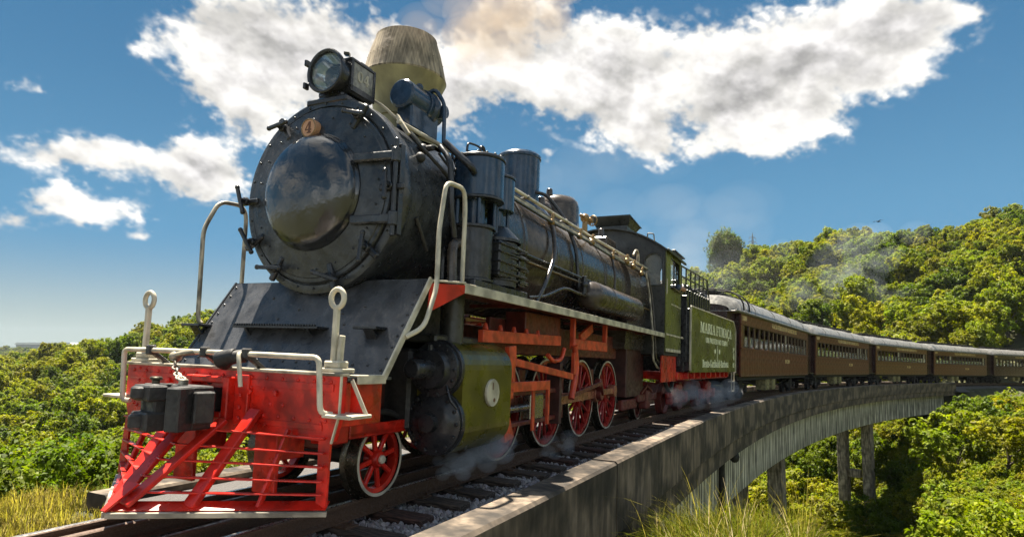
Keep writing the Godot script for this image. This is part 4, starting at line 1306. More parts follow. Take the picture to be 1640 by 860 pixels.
	b.cyl(L(1.34, 2.80, 0.98), L(1.34, 3.15, 0.98), 0.19, -1, 32, 0.006)
	var pump := part(e, "air_pump", b, M.black_sky_tint)
	b = B.new()
	b.cyl(L(0.86, 3.20, 1.02), L(0.86, 3.235, 1.02), 0.265, -1, 40, 0.008)
	b.cyl(L(0.86, 3.235, 1.02), L(0.86, 3.27, 1.02), 0.18, 0.12, 30, 0.008)
	b.cyl(L(0.86, 2.79, 1.02), L(0.86, 2.815, 1.02), 0.262, -1, 40, 0.004)
	b.cyl(L(1.34, 3.15, 0.98), L(1.34, 3.18, 0.98), 0.20, -1, 32, 0.006)
	for i in 16:
		var a := TAU * i / 16.0
		b.cyl(L(0.86 + sin(a) * 0.235, 3.23, 1.02 + cos(a) * 0.235), L(0.86 + sin(a) * 0.235, 3.255, 1.02 + cos(a) * 0.235), 0.014, -1, 6)
	ring(b, L(0.90, 3.34, 1.02), F, Vector3.UP, 0.045, 0.014, 14, 6)
	b.cyl(L(0.90, 3.26, 1.02), L(0.90, 3.30, 1.02), 0.03, -1, 8)
	b.tube(smooth_path([L(0.62, 3.25, 1.0), L(0.63, 3.34, 1.0), L(0.8, 3.37, 1.0), L(0.9, 3.37, 1.0), L(1.1, 3.37, 0.98), L(1.2, 3.30, 0.98), L(1.25, 3.17, 0.98)], 0.05), 0.012, 6)
	part(pump, "cylinder_head", b, M.black)
	b = B.new()
	b.cyl(L(0.80, 2.52, 1.02), L(0.80, 2.80, 1.02), 0.10, -1, 20)
	b.cyl(L(1.28, 2.55, 1.0), L(1.28, 2.80, 1.0), 0.085, -1, 18)
	for q in [[0.68, 1.13], [0.95, 1.16], [1.12, 1.10], [1.42, 1.08], [0.66, 0.9]]:
		b.cyl(L(q[0], 2.48, q[1]), L(q[0], 2.82, q[1]), 0.020, -1, 8)
	b.cyl(L(1.04, 2.55, 1.1), L(1.04, 2.8, 1.1), 0.012, -1, 6)
	part(pump, "distance_piece", b, M.black_sky_tint)
	b = B.new()
	b.cyl(L(0.78, 2.00, 1.0), L(0.78, 2.50, 1.0), 0.215, -1, 32, 0.006)
	b.cyl(L(0.78, 2.49, 1.0), L(0.78, 2.52, 1.0), 0.245, -1, 32, 0.004)
	b.cyl(L(0.78, 1.97, 1.0), L(0.78, 2.0, 1.0), 0.24, -1, 32, 0.004)
	b.cyl(L(1.30, 1.98, 1.02), L(1.30, 2.45, 1.02), 0.225, -1, 32, 0.006)
	for i in 7:
		b.cyl(L(1.30, 2.04 + i * 0.058, 1.02), L(1.30, 2.062 + i * 0.058, 1.02), 0.245, -1, 32, 0.004)
	b.lathe([Vector2(0.26, 2.45), Vector2(0.26, 2.48), Vector2(0.16, 2.58), Vector2(0.12, 2.62), Vector2(0.0, 2.62)], L(1.30, 0, 1.02), Vector3.UP, 30, 0.8)
	b.sb(0.95, 1.25, 2.06, 2.42, 1.06, 1.24, 0.015)
	for h in [2.10, 2.20, 2.30, 2.38]:
		b.sb(0.94, 1.6, h, h + 0.02, 1.08, 1.262, 0.006)
	b.sb(1.52, 1.70, 2.02, 2.36, 0.98, 1.20, 0.012)
	for q in [[1.57, 2.06], [1.57, 2.20], [1.57, 2.32]]:
		b.sb(q[0] - 0.07, q[0] + 0.15, q[1] - 0.015, q[1] + 0.015, 1.10, 1.225, 0.005)
	part(pump, "air_cylinder", b, M.black)
	b = B.new()
	b.sb(0.50, 1.72, 1.87, 1.97, 0.75, 1.22, 0.01)
	b.sb(0.60, 1.60, 1.95, 3.0, 0.70, 0.80, 0.02)
	part(pump, "pump_bracket", b, M.black)
	pipe(pump, "steam_pipe", [L(0.45, 3.30, 0.85), L(0.47, 3.16, 1.0), L(0.50, 3.05, 1.12), L(0.60, 3.02, 1.10)], 0.034, M.black, 0.1)
	pipe(pump, "steam_pipe", [L(0.42, 3.25, 0.82), L(0.36, 3.08, 0.98), L(0.38, 2.6, 1.0), L(0.46, 2.36, 1.0)], 0.03, M.black, 0.1)
	pipe(pump, "exhaust_pipe", [L(0.60, 2.32, 1.02), L(0.42, 2.30, 1.02), L(0.36, 2.20, 1.04), L(0.36, 1.87, 1.06)], 0.05, M.boiler, 0.12)
	pipe(e, "smokebox_pipe", [L(0.24, 2.2, 0.84), L(0.10, 2.35, 0.86), L(0.02, 2.46, 0.86)], 0.02, M.soot)
	b = B.new()
	b.ball(L(0.12, 3.05, 0.80), Vector3(0.05, 0.05, 0.05), 9, 6)
	part(e, "washout_plug", b, M.soot)
	b = B.new()
	b.ball(L(0.3, 3.2, 0.70), Vector3(0.06, 0.05, 0.07), 9, 6)
	b.cyl(L(0.3, 3.2, 0.70), L(0.3, 3.2, 0.82), 0.03, -1, 8)
	part(e, "smokebox_cock", b, M.soot)
	pipe(e, "smokebox_pipe", [L(0.1, 3.3, 0.66), L(0.25, 3.12, 0.80), L(0.45, 2.98, 0.88), L(0.6, 2.9, 0.88)], 0.018, M.soot, 0.1)
	pipe(e, "smokebox_pipe", [L(0.5, 3.22, 0.75), L(0.62, 3.05, 0.85), L(0.7, 3.12, 0.85), L(0.8, 3.3, 0.72)], 0.014, M.soot, 0.08)
	# ---- cylinders
	for sd in [-1.0, 1.0]:
		var poly := PackedVector2Array()
		for q in arc(Vector2(0.95, 1.12), 0.26, PI * 0.85, 0.0, 14): poly.append(Vector2(q.x * sd, q.y))
		poly.append(Vector2(1.208 * sd, 1.02)); poly.append(Vector2(1.206 * sd, 0.90)); poly.append(Vector2(1.206 * sd, 0.78)); poly.append(Vector2(1.206 * sd, 0.66))
		for q in arc(Vector2(0.946, 0.60), 0.26, 0.0, -PI * 0.9, 16): poly.append(Vector2(q.x * sd, q.y))
		b = B.new()
		b.ext(poly, L(1.40, 0, 0), Vector3.RIGHT, Vector3.UP, 1.02)
		part(e, "cylinder_jacket", b, M.olive)
		b = B.new()
		for q in [[0.64, 0.30], [1.12, 0.272]]:
			for s in [0.36]:
				b.cyl(L(s - 0.02, q[0], sd * 0.95), L(s + 0.03, q[0], sd * 0.95), q[1], -1, 40, 0.006)
		var cf := part(e, "cylinder_flange", b, M.black)
		b = B.new()
		b.lathe([Vector2(0.285, -0.34), Vector2(0.285, -0.31), Vector2(0.22, -0.29), Vector2(0.20, -0.27), Vector2(0.09, -0.26), Vector2(0.08, -0.20), Vector2(0.0, -0.195)], L(0, 0.64, sd * 0.95), F, 40)
		b.lathe([Vector2(0.25, -0.34), Vector2(0.25, -0.29), Vector2(0.19, -0.275), Vector2(0.17, -0.20), Vector2(0.085, -0.19), Vector2(0.085, 0.06), Vector2(0.07, 0.075), Vector2(0.0, 0.075)], L(0, 1.12, sd * 0.95), F, 36)
		for i in 14:
			var a := TAU * i / 14.0
			b.cyl(L(0.33, 0.64 + sin(a) * 0.255, sd * 0.95 + cos(a) * 0.255), L(0.28, 0.64 + sin(a) * 0.255, sd * 0.95 + cos(a) * 0.255), 0.018, -1, 6)
			b.cyl(L(0.33, 1.12 + sin(a) * 0.22, sd * 0.95 + cos(a) * 0.22), L(0.27, 1.12 + sin(a) * 0.22, sd * 0.95 + cos(a) * 0.22), 0.016, -1, 6)
		b.cyl(L(0.22, 1.12, sd * 0.95), L(0.22, 1.34, sd * 0.95), 0.022, -1, 8)
		b.tube(smooth_path([L(0.28, 0.98, sd * 1.1), L(0.24, 0.86, sd * 1.16), L(0.3, 0.78, sd * 1.2)], 0.05), 0.012, 6)
		part(cf, "cylinder_cover", b, M.black)
		b = B.new()
		b.cyl(L(0.95, 0.90, sd * 1.195), L(0.95, 0.90, sd * 1.232), 0.135, -1, 36, 0.006)
		var cpl := part(e, "round_plate", b, M.cream)
		b = B.new()
		b.cyl(L(0.97, 0.83, sd * 1.231), L(0.97, 0.83, sd * 1.236), 0.02, -1, 10, 0.001)
		b.sb(0.93, 0.942, 0.93, 1.0, sd * 1.231, sd * 1.2355, 0.001)
		part(cpl, "plate_marks", b, M.copper_dark)
		b = B.new()
		b.cyl(L(0.62, 1.34, sd * 0.92), L(0.62, 1.845, sd * 0.92), 0.115, -1, 24)
		b.sb(0.3, 1.5, 1.36, 1.44, sd * 0.5, sd * 0.95, 0.02)
		part(e, "exhaust_pipe", b, M.cab_black)
		# ---- motion: hanger, guide bars, crosshead, rods, valve gear
		b = B.new()
		b.ext(PackedVector2Array([Vector2(-1.44, 0.36), Vector2(-1.40, 0.62), Vector2(-1.42, 0.95), Vector2(-1.50, 1.18), Vector2(-1.46, 1.36), Vector2(-1.64, 1.38), Vector2(-1.66, 1.20), Vector2(-1.56, 1.0), Vector2(-1.54, 0.62), Vector2(-1.66, 0.40)]), Vector3(sd * 1.14, 0, 0), Vector3(0, 0, 1), Vector3.UP, 0.05 * sd)
		b.sb(1.44, 1.66, 0.80, 0.92, sd * 1.0, sd * 1.12, 0.01)
		b.sb(1.42, 1.62, 1.12, 1.2, sd * 0.9, sd * 1.12, 0.01)
		part(e, "valve_stem_guide", b, M.red_orange)
		b = B.new()
		b.sb(1.45, 3.30, 0.81, 0.87, sd * 0.88, sd * 0.98, 0.008)
		b.sb(1.45, 3.30, 0.46, 0.51, sd * 0.88, sd * 0.98, 0.008)
		part(e, "guide_bar", b, M.red_soot)
		b = B.new()
		b.sb(3.28, 3.36, 0.40, 1.20, sd * 0.84, sd * 1.04, 0.008)
		part(e, "guide_yoke", b, M.soot_red)
		b = B.new()
		b.sb(2.30, 2.37, 0.40, 0.90, sd * 1.05, sd * 1.075, 0.005)
		part(e, "motion_bracket", b, M.red_orange)
		b = B.new()
		b.cyl(L(1.42, 0.66, sd * 0.93), L(2.6, 0.66, sd * 0.93), 0.045, -1, 12)
		b.sb(2.45, 2.85, 0.50, 0.82, sd * 0.87, sd * 0.99, 0.02)
		part(e, "crosshead", b, M.steel)
		b = B.new()
		b.bar(L(1.55, 0.93, sd * 1.10), L(2.7, 0.93, sd * 1.10), 0.04, 0.11)
		b.bar(L(2.70, 0.99, sd * 1.10), L(2.70, 0.45, sd * 1.10), 0.04, 0.05, F)
		part(e, "combination_lever", b, M.red_orange)
		b = B.new()
		b.bar(L(1.75, 1.20, sd * 1.08), L(3.62, 1.02, sd * 1.08), 0.045, 0.085)
		b.bar(L(1.7, 1.22, sd * 1.08), L(1.7, 0.95, sd * 1.08), 0.04, 0.06, F)
		part(e, "radius_rod", b, M.red_orange)
		b = B.new()
		b.tube(smooth_path([L(3.70, 1.45, sd * 1.08), L(3.80, 1.15, sd * 1.08), L(3.72, 0.92, sd * 1.08), L(3.62, 0.72, sd * 1.08)], 0.2), 0.045, 8)
		b.bar(L(3.72, 1.35, sd * 1.08), L(3.72, 1.05, sd * 1.08), 0.05, 0.16, F)
		part(e, "expansion_link", b, M.red_orange)
		b = B.new()
		b.sb(3.72, 5.28, 1.40, 1.55, sd * 1.02, sd * 1.08, 0.01)
		b.sb(3.70, 3.77, 1.40, 1.84, sd * 1.0, sd * 1.07, 0.008)
		b.sb(5.23, 5.30, 1.40, 1.84, sd * 1.0, sd * 1.07, 0.008)
		part(e, "link_bracket", b, M.red_orange)
		b = B.new()
		b.bar(L(4.2, 1.56, sd * 0.98), L(4.75, 1.76, sd * 0.98), 0.04, 0.14)
		b.bar(L(1.1, 1.46, sd * 0.98), L(3.4, 1.50, sd * 0.96), 0.06, 0.13)
		b.tube(smooth_path([L(2.9, 1.3, sd * 1.0), L(3.1, 1.22, sd * 1.0), L(3.4, 1.25, sd * 1.0), L(3.5, 1.4, sd * 1.0)], 0.1), 0.03, 8)
		for i in 5:
			b.cyl(L(1.2 + i * 0.35, 1.53, sd * 0.98), L(1.2 + i * 0.35, 1.60, sd * 0.98), 0.035, 0.02, 8)
		part(e, "reach_rod", b, M.red_orange)
		b = B.new()
		b.sb(2.0, 7.4, 1.30, 1.72, sd * 0.55, sd * 0.62, 0.01)
		b.sb(2.4, 3.6, 1.50, 1.82, sd * 0.62, sd * 0.9, 0.01)
		part(e, "frame_stretcher", b, M.red_soot)
		var pin := 0.62
		b = B.new()
		b.bar(L(2.65, 0.655, sd * 0.86), L(5.368, 0.45 + 0.26, sd * 0.86), 0.05, 0.12)
		b.cyl(L(2.65, 0.655, sd * 0.82), L(2.65, 0.655, sd * 0.90), 0.10, -1, 16)
		b.cyl(L(5.368, 0.71, sd * 0.82), L(5.368, 0.71, sd * 0.91), 0.13, -1, 18)
		part(e, "main_rod", b, M.rod)
		b = B.new()
		b.bar(L(2.362, 0.71, sd * 0.74), L(6.871, 0.71, sd * 0.74), 0.045, 0.10)
		for k in 4:
			b.cyl(L(2.362 + 1.503 * k, 0.71, sd * 0.64), L(2.362 + 1.503 * k, 0.71, sd * 0.78), 0.11, -1, 18)
		part(e, "side_rod", b, M.rod)
		b = B.new()
		b.bar(L(5.368, 0.71, sd * 0.95), L(5.18, 0.92, sd * 0.97), 0.05, 0.13, Vector3.RIGHT)
		b.cyl(L(5.18, 0.90, sd * 0.93), L(5.18, 0.90, sd * 1.02), 0.07, -1, 14)
		b.cyl(L(5.368, 0.71, sd * 0.90), L(5.368, 0.71, sd * 0.985), 0.10, -1, 14)
		b.bar(L(5.18, 0.90, sd * 1.02), L(3.64, 0.74, sd * 1.04), 0.03, 0.06)
		part(e, "return_crank", b, M.red_soot)
		b = B.new()
		for k in 4:
			b.sb(2.2 + 1.503 * k, 2.52 + 1.503 * k, 1.30, 1.36, sd * 0.42, sd * 0.56, 0.01)
		b.sb(3.0, 3.22, 0.35, 1.1, sd * 0.5, sd * 0.56, 0.01)
		b.sb(4.5, 4.7, 0.35, 1.1, sd * 0.5, sd * 0.56, 0.01)
		b.sb(6.02, 6.2, 0.35, 1.1, sd * 0.5, sd * 0.56, 0.01)
		part(e, "brake_hanger", b, M.red_soot)
		# trailing truck
		b = B.new()
		b.sb(8.5, 10.2, 0.42, 0.58, sd * 0.72, sd * 0.82, 0.02)
		b.sb(9.08, 9.42, 0.25, 0.66, sd * 0.66, sd * 0.86, 0.03)
		b.sb(7.45, 8.6, 0.30, 0.50, sd * 0.66, sd * 0.76, 0.02)
		b.bar(L(8.7, 0.60, sd * 0.8), L(9.25, 0.75, sd * 0.8), 0.07, 0.05)
		b.bar(L(9.8, 0.60, sd * 0.8), L(9.25, 0.75, sd * 0.8), 0.07, 0.05)
		part(e, "trailing_truck", b, M.red_soot)
	# injector piping in front of the cab
	pipe(e, "injector_pipe", [L(8.2, 3.1, 1.0), L(8.3, 2.6, 1.06), L(8.32, 1.95, 1.12), L(8.35, 1.3, 1.14), L(8.7, 1.15, 1.16), L(9.4, 1.12, 1.16)], 0.024, M.cream_old, 0.12)
	pipe(e, "injector_pipe", [L(8.35, 3.05, 1.02), L(8.45, 2.6, 1.08), L(8.46, 1.95, 1.14), L(8.5, 1.35, 1.16), L(8.9, 1.22, 1.18), L(9.5, 1.20, 1.16)], 0.018, M.boiler, 0.12)
	# ---- cab
	var roof_h := func(w: float) -> float: return 3.66 + 0.50 * (1.0 - pow(absf(w) / 1.34, 2.0))
	for q in [8.69, 10.30]:
		b = B.new()
		for sd in [-1.0, 1.0]:
			var lo: float = 1.45 if q < 9.0 else 2.35
			var pg := PackedVector2Array([Vector2(0.0, lo), Vector2(sd * 0.85, lo)])
			pg.append(Vector2(sd * 0.85, roof_h.call(0.85)))
			for i in range(1, 9): pg.append(Vector2(sd * (0.85 - 0.85 * i / 8.0), roof_h.call(0.85 - 0.85 * i / 8.0)))
			b.ext(pg, L(q, 0, 0), Vector3.RIGHT, Vector3.UP, 0.03)
			b.ext(PackedVector2Array([Vector2(sd * 0.85, lo), Vector2(sd * 1.25, lo), Vector2(sd * 1.25, 2.90), Vector2(sd * 0.85, 2.90)]), L(q, 0, 0), Vector3.RIGHT, Vector3.UP, 0.03)
			b.ext(PackedVector2Array([Vector2(sd * 1.25, lo), Vector2(sd * 1.295, lo), Vector2(sd * 1.295, roof_h.call(1.295)), Vector2(sd * 1.25, roof_h.call(1.25))]), L(q, 0, 0), Vector3.RIGHT, Vector3.UP, 0.03)
			var top := PackedVector2Array()
			for i in 9:
				var a := PI * i / 8.0
				top.append(Vector2(sd * (1.05 + 0.20 * cos(a)), 3.40 + 0.20 * sin(a)))
			for i in 5: top.append(Vector2(sd * (0.85 + 0.10 * i), roof_h.call(0.85 + 0.10 * i)))
			b.ext(top, L(q, 0, 0), Vector3.RIGHT, Vector3.UP, 0.03)
		part(e, "cab_front" if q < 9.0 else "cab_rear", b, M.cab_black)
	for sd in [-1.0, 1.0]:
		b = B.new()
		var fr := []
		for i in 13:
			var a := PI * i / 12.0
			fr.append(L(8.655, 3.40 + 0.20 * sin(a), sd * (1.05 + 0.20 * cos(a))))
		fr.push_front(L(8.655, 2.9, sd * 1.25)); fr.append(L(8.655, 2.9, sd * 0.85))
		b.tube(fr, 0.022, 6, true)
		var wf := part(e, "cab_window_frame", b, M.cab_black)
		b = B.new()
		b.box(L(8.70, 3.25, sd * 1.05), Vector3(0.40, 0.70, 0.006))
		part(wf, "pane", b, M.pane)
	for sd in [-1.0, 1.0]:
		b = B.new()
		var w0: float = sd * 1.30; var w1: float = sd * 1.325
		b.sb(8.66, 10.35, 1.50, 2.90, w0, w1, 0.004)
		b.sb(8.66, 9.12, 2.90, 3.66, w0, w1, 0.002)
		b.sb(9.12, 10.20, 3.56, 3.66, w0, w1, 0.002)
		b.sb(10.20, 10.35, 2.90, 3.66, w0, w1, 0.002)
		var cs := part(e, "cab_side", b, M.green)
		b = B.new()
		b.sb(9.12, 9.60, 2.92, 3.55, sd * 1.29, sd * 1.298, 0.001)
		part(cs, "pane", b, M.pane)
		b = B.new()
		b.sb(9.58, 9.62, 2.90, 3.56, sd * 1.285, sd * 1.32, 0.004)
		b.sb(9.12, 10.20, 2.875, 2.905, sd * 1.28, sd * 1.40, 0.006)
		part(cs, "window_frame", b, M.car_trim)
		b = B.new()
		b.sb(8.68, 8.70, 2.72, 3.05, sd * 1.326, sd * 1.345, 0.003)
		b.sb(9.2, 10.3, 2.53, 2.56, sd * 1.326, sd * 1.335, 0.003)
		b.sb(8.68, 10.35, 1.50, 1.57, sd * 1.326, sd * 1.336, 0.003)
		b.sb(8.69, 10.70, 1.845, 1.885, sd * 1.327, sd * 1.342, 0.003)
		part(cs, "lining", b, M.cream)
		b = B.new()
		b.sb(8.75, 10.35, 0.85, 1.48, sd * 1.20, sd * 1.23, 0.004)
		part(e, "cab_valance", b, M.red)
		b = B.new()
		b.sb(10.36, 10.42, 1.2, 2.9, sd * 1.25, sd * 1.32, 0.006)
		part(e, "cab_grab_post", b, M.black)
	b = B.new()
	b.sb(8.72, 10.4, 1.42, 1.49, -1.28, 1.28, 0.004)
	part(e, "cab_floor", b, M.under)
	b = B.new()
	for i in 20:
		var wa := -1.38 + 2.76 * i / 20.0; var wb := -1.38 + 2.76 * (i + 1) / 20.0
		plate(b, [L(8.50, roof_h.call(wa) + 0.01, wa), L(10.62, roof_h.call(wa) + 0.01, wa), L(10.62, roof_h.call(wb) + 0.01, wb), L(8.50, roof_h.call(wb) + 0.01, wb)], 0.03)
	for sd in [-1.0, 1.0]:
		b.bar(L(8.50, roof_h.call(1.37) + 0.0, sd * 1.385), L(10.62, roof_h.call(1.37), sd * 1.385), 0.03, 0.05)
	b.sb(9.0, 10.2, 3.69, 3.72, 1.36, 1.44, 0.006)
	part(e, "cab_roof", b, M.cab_black)
	b = B.new()
	b.sb(9.0, 9.85, 4.14, 4.32, -0.36, 0.36, 0.01)
	plate(b, [L(8.86, 4.50, -0.46), L(8.86, 4.50, 0.46), L(9.05, 4.30, 0.38), L(9.05, 4.30, -0.38)], 0.02)
	plate(b, [L(8.86, 4.50, -0.46), L(8.86, 4.50, 0.46), L(9.95, 4.42, 0.46), L(9.95, 4.42, -0.46)], 0.025)
	plate(b, [L(8.90, 4.49, 0.44), L(9.9, 4.42, 0.44), L(9.82, 4.30, 0.36), L(9.02, 4.30, 0.36)], 0.02)
	part(e, "roof_vent", b, M.cab_black)
	b = B.new()
	b.tube(smooth_path([L(8.48, 3.90, 0.95), L(8.48, 4.0, 0.95), L(8.48, 3.98, 1.08), L(8.48, 3.82, 1.1)], 0.03), 0.014, 6)
	b.tube(smooth_path([L(8.3, 3.3, 0.80), L(8.3, 3.55, 0.80), L(8.1, 3.58, 0.80), L(8.0, 3.45, 0.78)], 0.08), 0.03, 8)
	part(e, "roof_hook", b, M.cream_old)
	# boiler backhead inside the cab
	b = B.new()
	b.cyl(L(8.69, 2.66, 0), L(8.95, 2.66, 0), 0.80, -1, 32)
	part(e, "backhead", b, M.under)

# ------------------------------------------------------------------ tender
func bogie(par: Node, called: String, s: float, base: float, r: float, frame_m: Material, wheel_m: Material, half := 0.72) -> void:
	var b := B.new()
	for sd in [-1.0, 1.0]:
		b.sb(s - base * 0.5 - 0.28, s + base * 0.5 + 0.28, r + 0.02, r + 0.14, sd * half - 0.04, sd * half + 0.04, 0.015)
		b.bar(L(s - base * 0.5, r - 0.02, sd * half), L(s - 0.2, r + 0.30, sd * half), 0.06, 0.06)
		b.bar(L(s + base * 0.5, r - 0.02, sd * half), L(s + 0.2, r + 0.30, sd * half), 0.06, 0.06)
		b.sb(s - 0.28, s + 0.28, r - 0.12, r + 0.34, sd * half - 0.07, sd * half + 0.07, 0.02)
		for q in [-0.5, 0.5]:
			b.sb(s + base * q - 0.12, s + base * q + 0.12, r - 0.14, r + 0.16, sd * half - 0.07, sd * half + 0.09, 0.03)
	b.sb(s - 0.18, s + 0.18, r + 0.1, r + 0.36, -half, half, 0.02)
	var t := part(par, called, b, frame_m)
	for q in [-0.5, 0.5]:
		b = B.new()
		for sd in [-1.0, 1.0]:
			var o := L(s + base * q, r, sd * 0.5)
			b.lathe([Vector2(0, 0.02), Vector2(r * 0.3, 0.02), Vector2(r * 0.75, 0.05), Vector2(r - 0.05, 0.01), Vector2(r + 0.025, -0.03), Vector2(r + 0.025, 0.0), Vector2(r, 0.012), Vector2(r - 0.005, 0.12), Vector2(r - 0.05, 0.12), Vector2(r * 0.72, 0.07), Vector2(r * 0.3, 0.11), Vector2(0, 0.11)], o, Vector3(sd, 0, 0), 28, 0.8)
		b.cyl(L(s + base * q, r, -0.55), L(s + base * q, r, 0.55), 0.06, -1, 12)
		part(t, "wheelset", b, wheel_m)

func side_text(par: Node, called: String, words: String, size: float, m: Material, s: float, h: float, w: float, fnt := "Droid Serif", bold := false, squeeze := 1.0) -> void:
	text_part(par, called, words, size, m, Transform3D(Basis(Vector3(0, 0, -1), Vector3.UP, Vector3.RIGHT), L(s, h, w)), fnt, bold, squeeze)

func build_tender() -> void:
	var t := thing("tender", "olive green tender with cream lettering and coal rails behind the cab", "tender", track_frame(12.05, 15.65))
	var b := B.new()
	b.sb(-3.0, 2.95, 1.08, 2.60, -1.32, 1.32, 0.02)
	part(t, "water_tank", b, M.black)
	for sd in [-1.0, 1.0]:
		b = B.new()
		b.ext(PackedVector2Array([Vector2(3.05, 1.06), Vector2(3.05, 2.65), Vector2(-2.62, 2.65), Vector2(-3.02, 2.38), Vector2(-3.05, 1.06)]), Vector3(sd * 1.325, 0, 0), Vector3(0, 0, 1), Vector3.UP, -0.025 * sd)
		var sp := part(t, "side_panel", b, M.green)
		b = B.new()
		for q in [[3.04, 1.10, 3.04, 2.64], [3.05, 2.64, -2.62, 2.64], [-2.62, 2.64, -3.02, 2.37], [-3.03, 2.37, -3.05, 1.02]]:
			b.bar(Vector3(sd * 1.352, q[1], q[0]), Vector3(sd * 1.352, q[3], q[2]), 0.03, 0.045, Vector3.RIGHT, 0.004)
		part(sp, "edge_trim", b, M.cream)
		if sd > 0:
			var w := 1.3505
			side_text(sp, "lettering", "MARIA FUMAÇA", 0.36, M.letter, 0.15, 2.20, w, "Droid Serif", true, 1.45)
			side_text(sp, "lettering", "UM PASSEIO NO TEMPO", 0.20, M.letter, 0.15, 1.90, w, "Droid Sans", true, 1.35)
			side_text(sp, "lettering", "•|•", 0.42, M.letter, 0.15, 1.62, w, "Droid Serif", true, 1.5)
			side_text(sp, "lettering", "Bento-Garibaldi-Barbosa", 0.27, M.letter, 0.05, 1.28, w, "Droid Serif", true, 1.05)
			side_text(sp, "lettering", "Nº", 0.20, M.letter, 2.72, 1.74, w, "Droid Serif", true, 1.1)
			side_text(sp, "lettering", "4", 0.30, M.letter, 2.72, 1.54, w, "Droid Serif", true, 1.3)
			side_text(sp, "lettering", "RS", 0.20, M.letter, 2.72, 1.26, w, "Droid Serif", true, 1.1)
	b = B.new()
	b.sb(-3.0, 0.7, 2.60, 3.18, -0.98, 0.98, 0.02)
	var bk := part(t, "coal_bunker", b, M.green)
	b = B.new()
	for i in 13:
		b.sb(-2.85 + i * 0.28, -2.74 + i * 0.28, 2.62, 3.16, 0.985, 1.03, 0.006)
	part(bk, "stiffener", b, M.black).set_meta("kind", "stuff")
	for sd in [-1.0, 1.0]:
		for i in 8:
			b = B.new()
			b.bar(L(-2.9 + i * 0.5, 3.18, sd * 0.95), L(-2.9 + i * 0.5, 3.72, sd * 0.95), 0.035, 0.035, Vector3.BACK)
			part(bk, "rail_post", b, M.black)
		b = B.new()
		for h in [3.46, 3.72]:
			b.bar(L(-2.92, h, sd * 0.95), L(0.62, h, sd * 0.95), 0.035, 0.04)
		b.bar(L(0.60, 3.72, sd * 0.95), L(1.05, 2.95, sd * 0.95), 0.035, 0.035)
		part(bk, "coal_rail", b, M.black)
	b = B.new()
	var q := RandomNumberGenerator.new(); q.seed = 5
	for i in 240:
		var c := L(q.randf_range(-2.9, 0.6), 3.18 + q.randf_range(0, 0.10), q.randf_range(-0.9, 0.9))
		b.box(c, Vector3(q.randf_range(0.08, 0.2), q.randf_range(0.08, 0.2), q.randf_range(0.08, 0.2)), 0.02, Basis(Vector3(q.randf() - 0.5, q.randf() - 0.5, q.randf() - 0.5).normalized(), q.randf() * 3.0))
	part(t, "coal", b, M.coal).set_meta("kind", "stuff")
	b = B.new()
	b.sb(-3.2, 3.05, 0.86, 1.06, -1.10, 1.10, 0.02)
	for i in 9:
		b.sb(-2.7 + i * 0.65, -2.6 + i * 0.65, 0.90, 1.05, 1.10, 1.22, 0.01)
	part(t, "underframe", b, M.red)
	bogie(t, "bogie", -1.80, 1.45, 0.38, M.red_dark, M.red_soot)
	bogie(t, "bogie", 1.80, 1.45, 0.38, M.red_dark, M.red_soot)
	b = B.new()
	b.sb(-3.1, -3.0, 1.3, 2.9, 1.15, 1.27, 0.01)  # dark strip put in for the shaded gap behind the cab
	b.sb(-3.08, -3.02, 1.06, 2.6, -1.2, 1.2, 0.01)
	part(t, "front_plate", b, M.black)
	b = B.new()
	b.bar(L(3.0, 1.04, 1.32), L(3.0, 0.42, 1.32), 0.03, 0.03, Vector3.BACK)
	b.bar(L(2.55, 1.04, 1.32), L(2.55, 0.42, 1.32), 0.03, 0.03, Vector3.BACK)
	for h in [0.43, 0.74]:
		b.sb(2.53, 3.02, h, h + 0.03, 1.22, 1.34, 0.004)
	part(t, "foot_ladder", b, M.cream)
	b = B.new()
	b.sb(3.05, 3.35, 0.78, 0.98, -0.14, 0.14, 0.03)
	b.sb(3.3, 3.55, 0.68, 1.02, -0.2, 0.2, 0.04)
	part(t, "coupler", b, M.soot)
	pipe(t, "feed_hose", [L(-2.9, 0.95, 0.9), L(-3.2, 0.62, 0.95), L(-3.5, 0.62, 0.95), L(-3.75, 0.95, 0.9)], 0.05, M.hose, 0.15)

# ------------------------------------------------------------------ carriages
const CAR0 := 18.48
const CAR_PITCH := 16.07

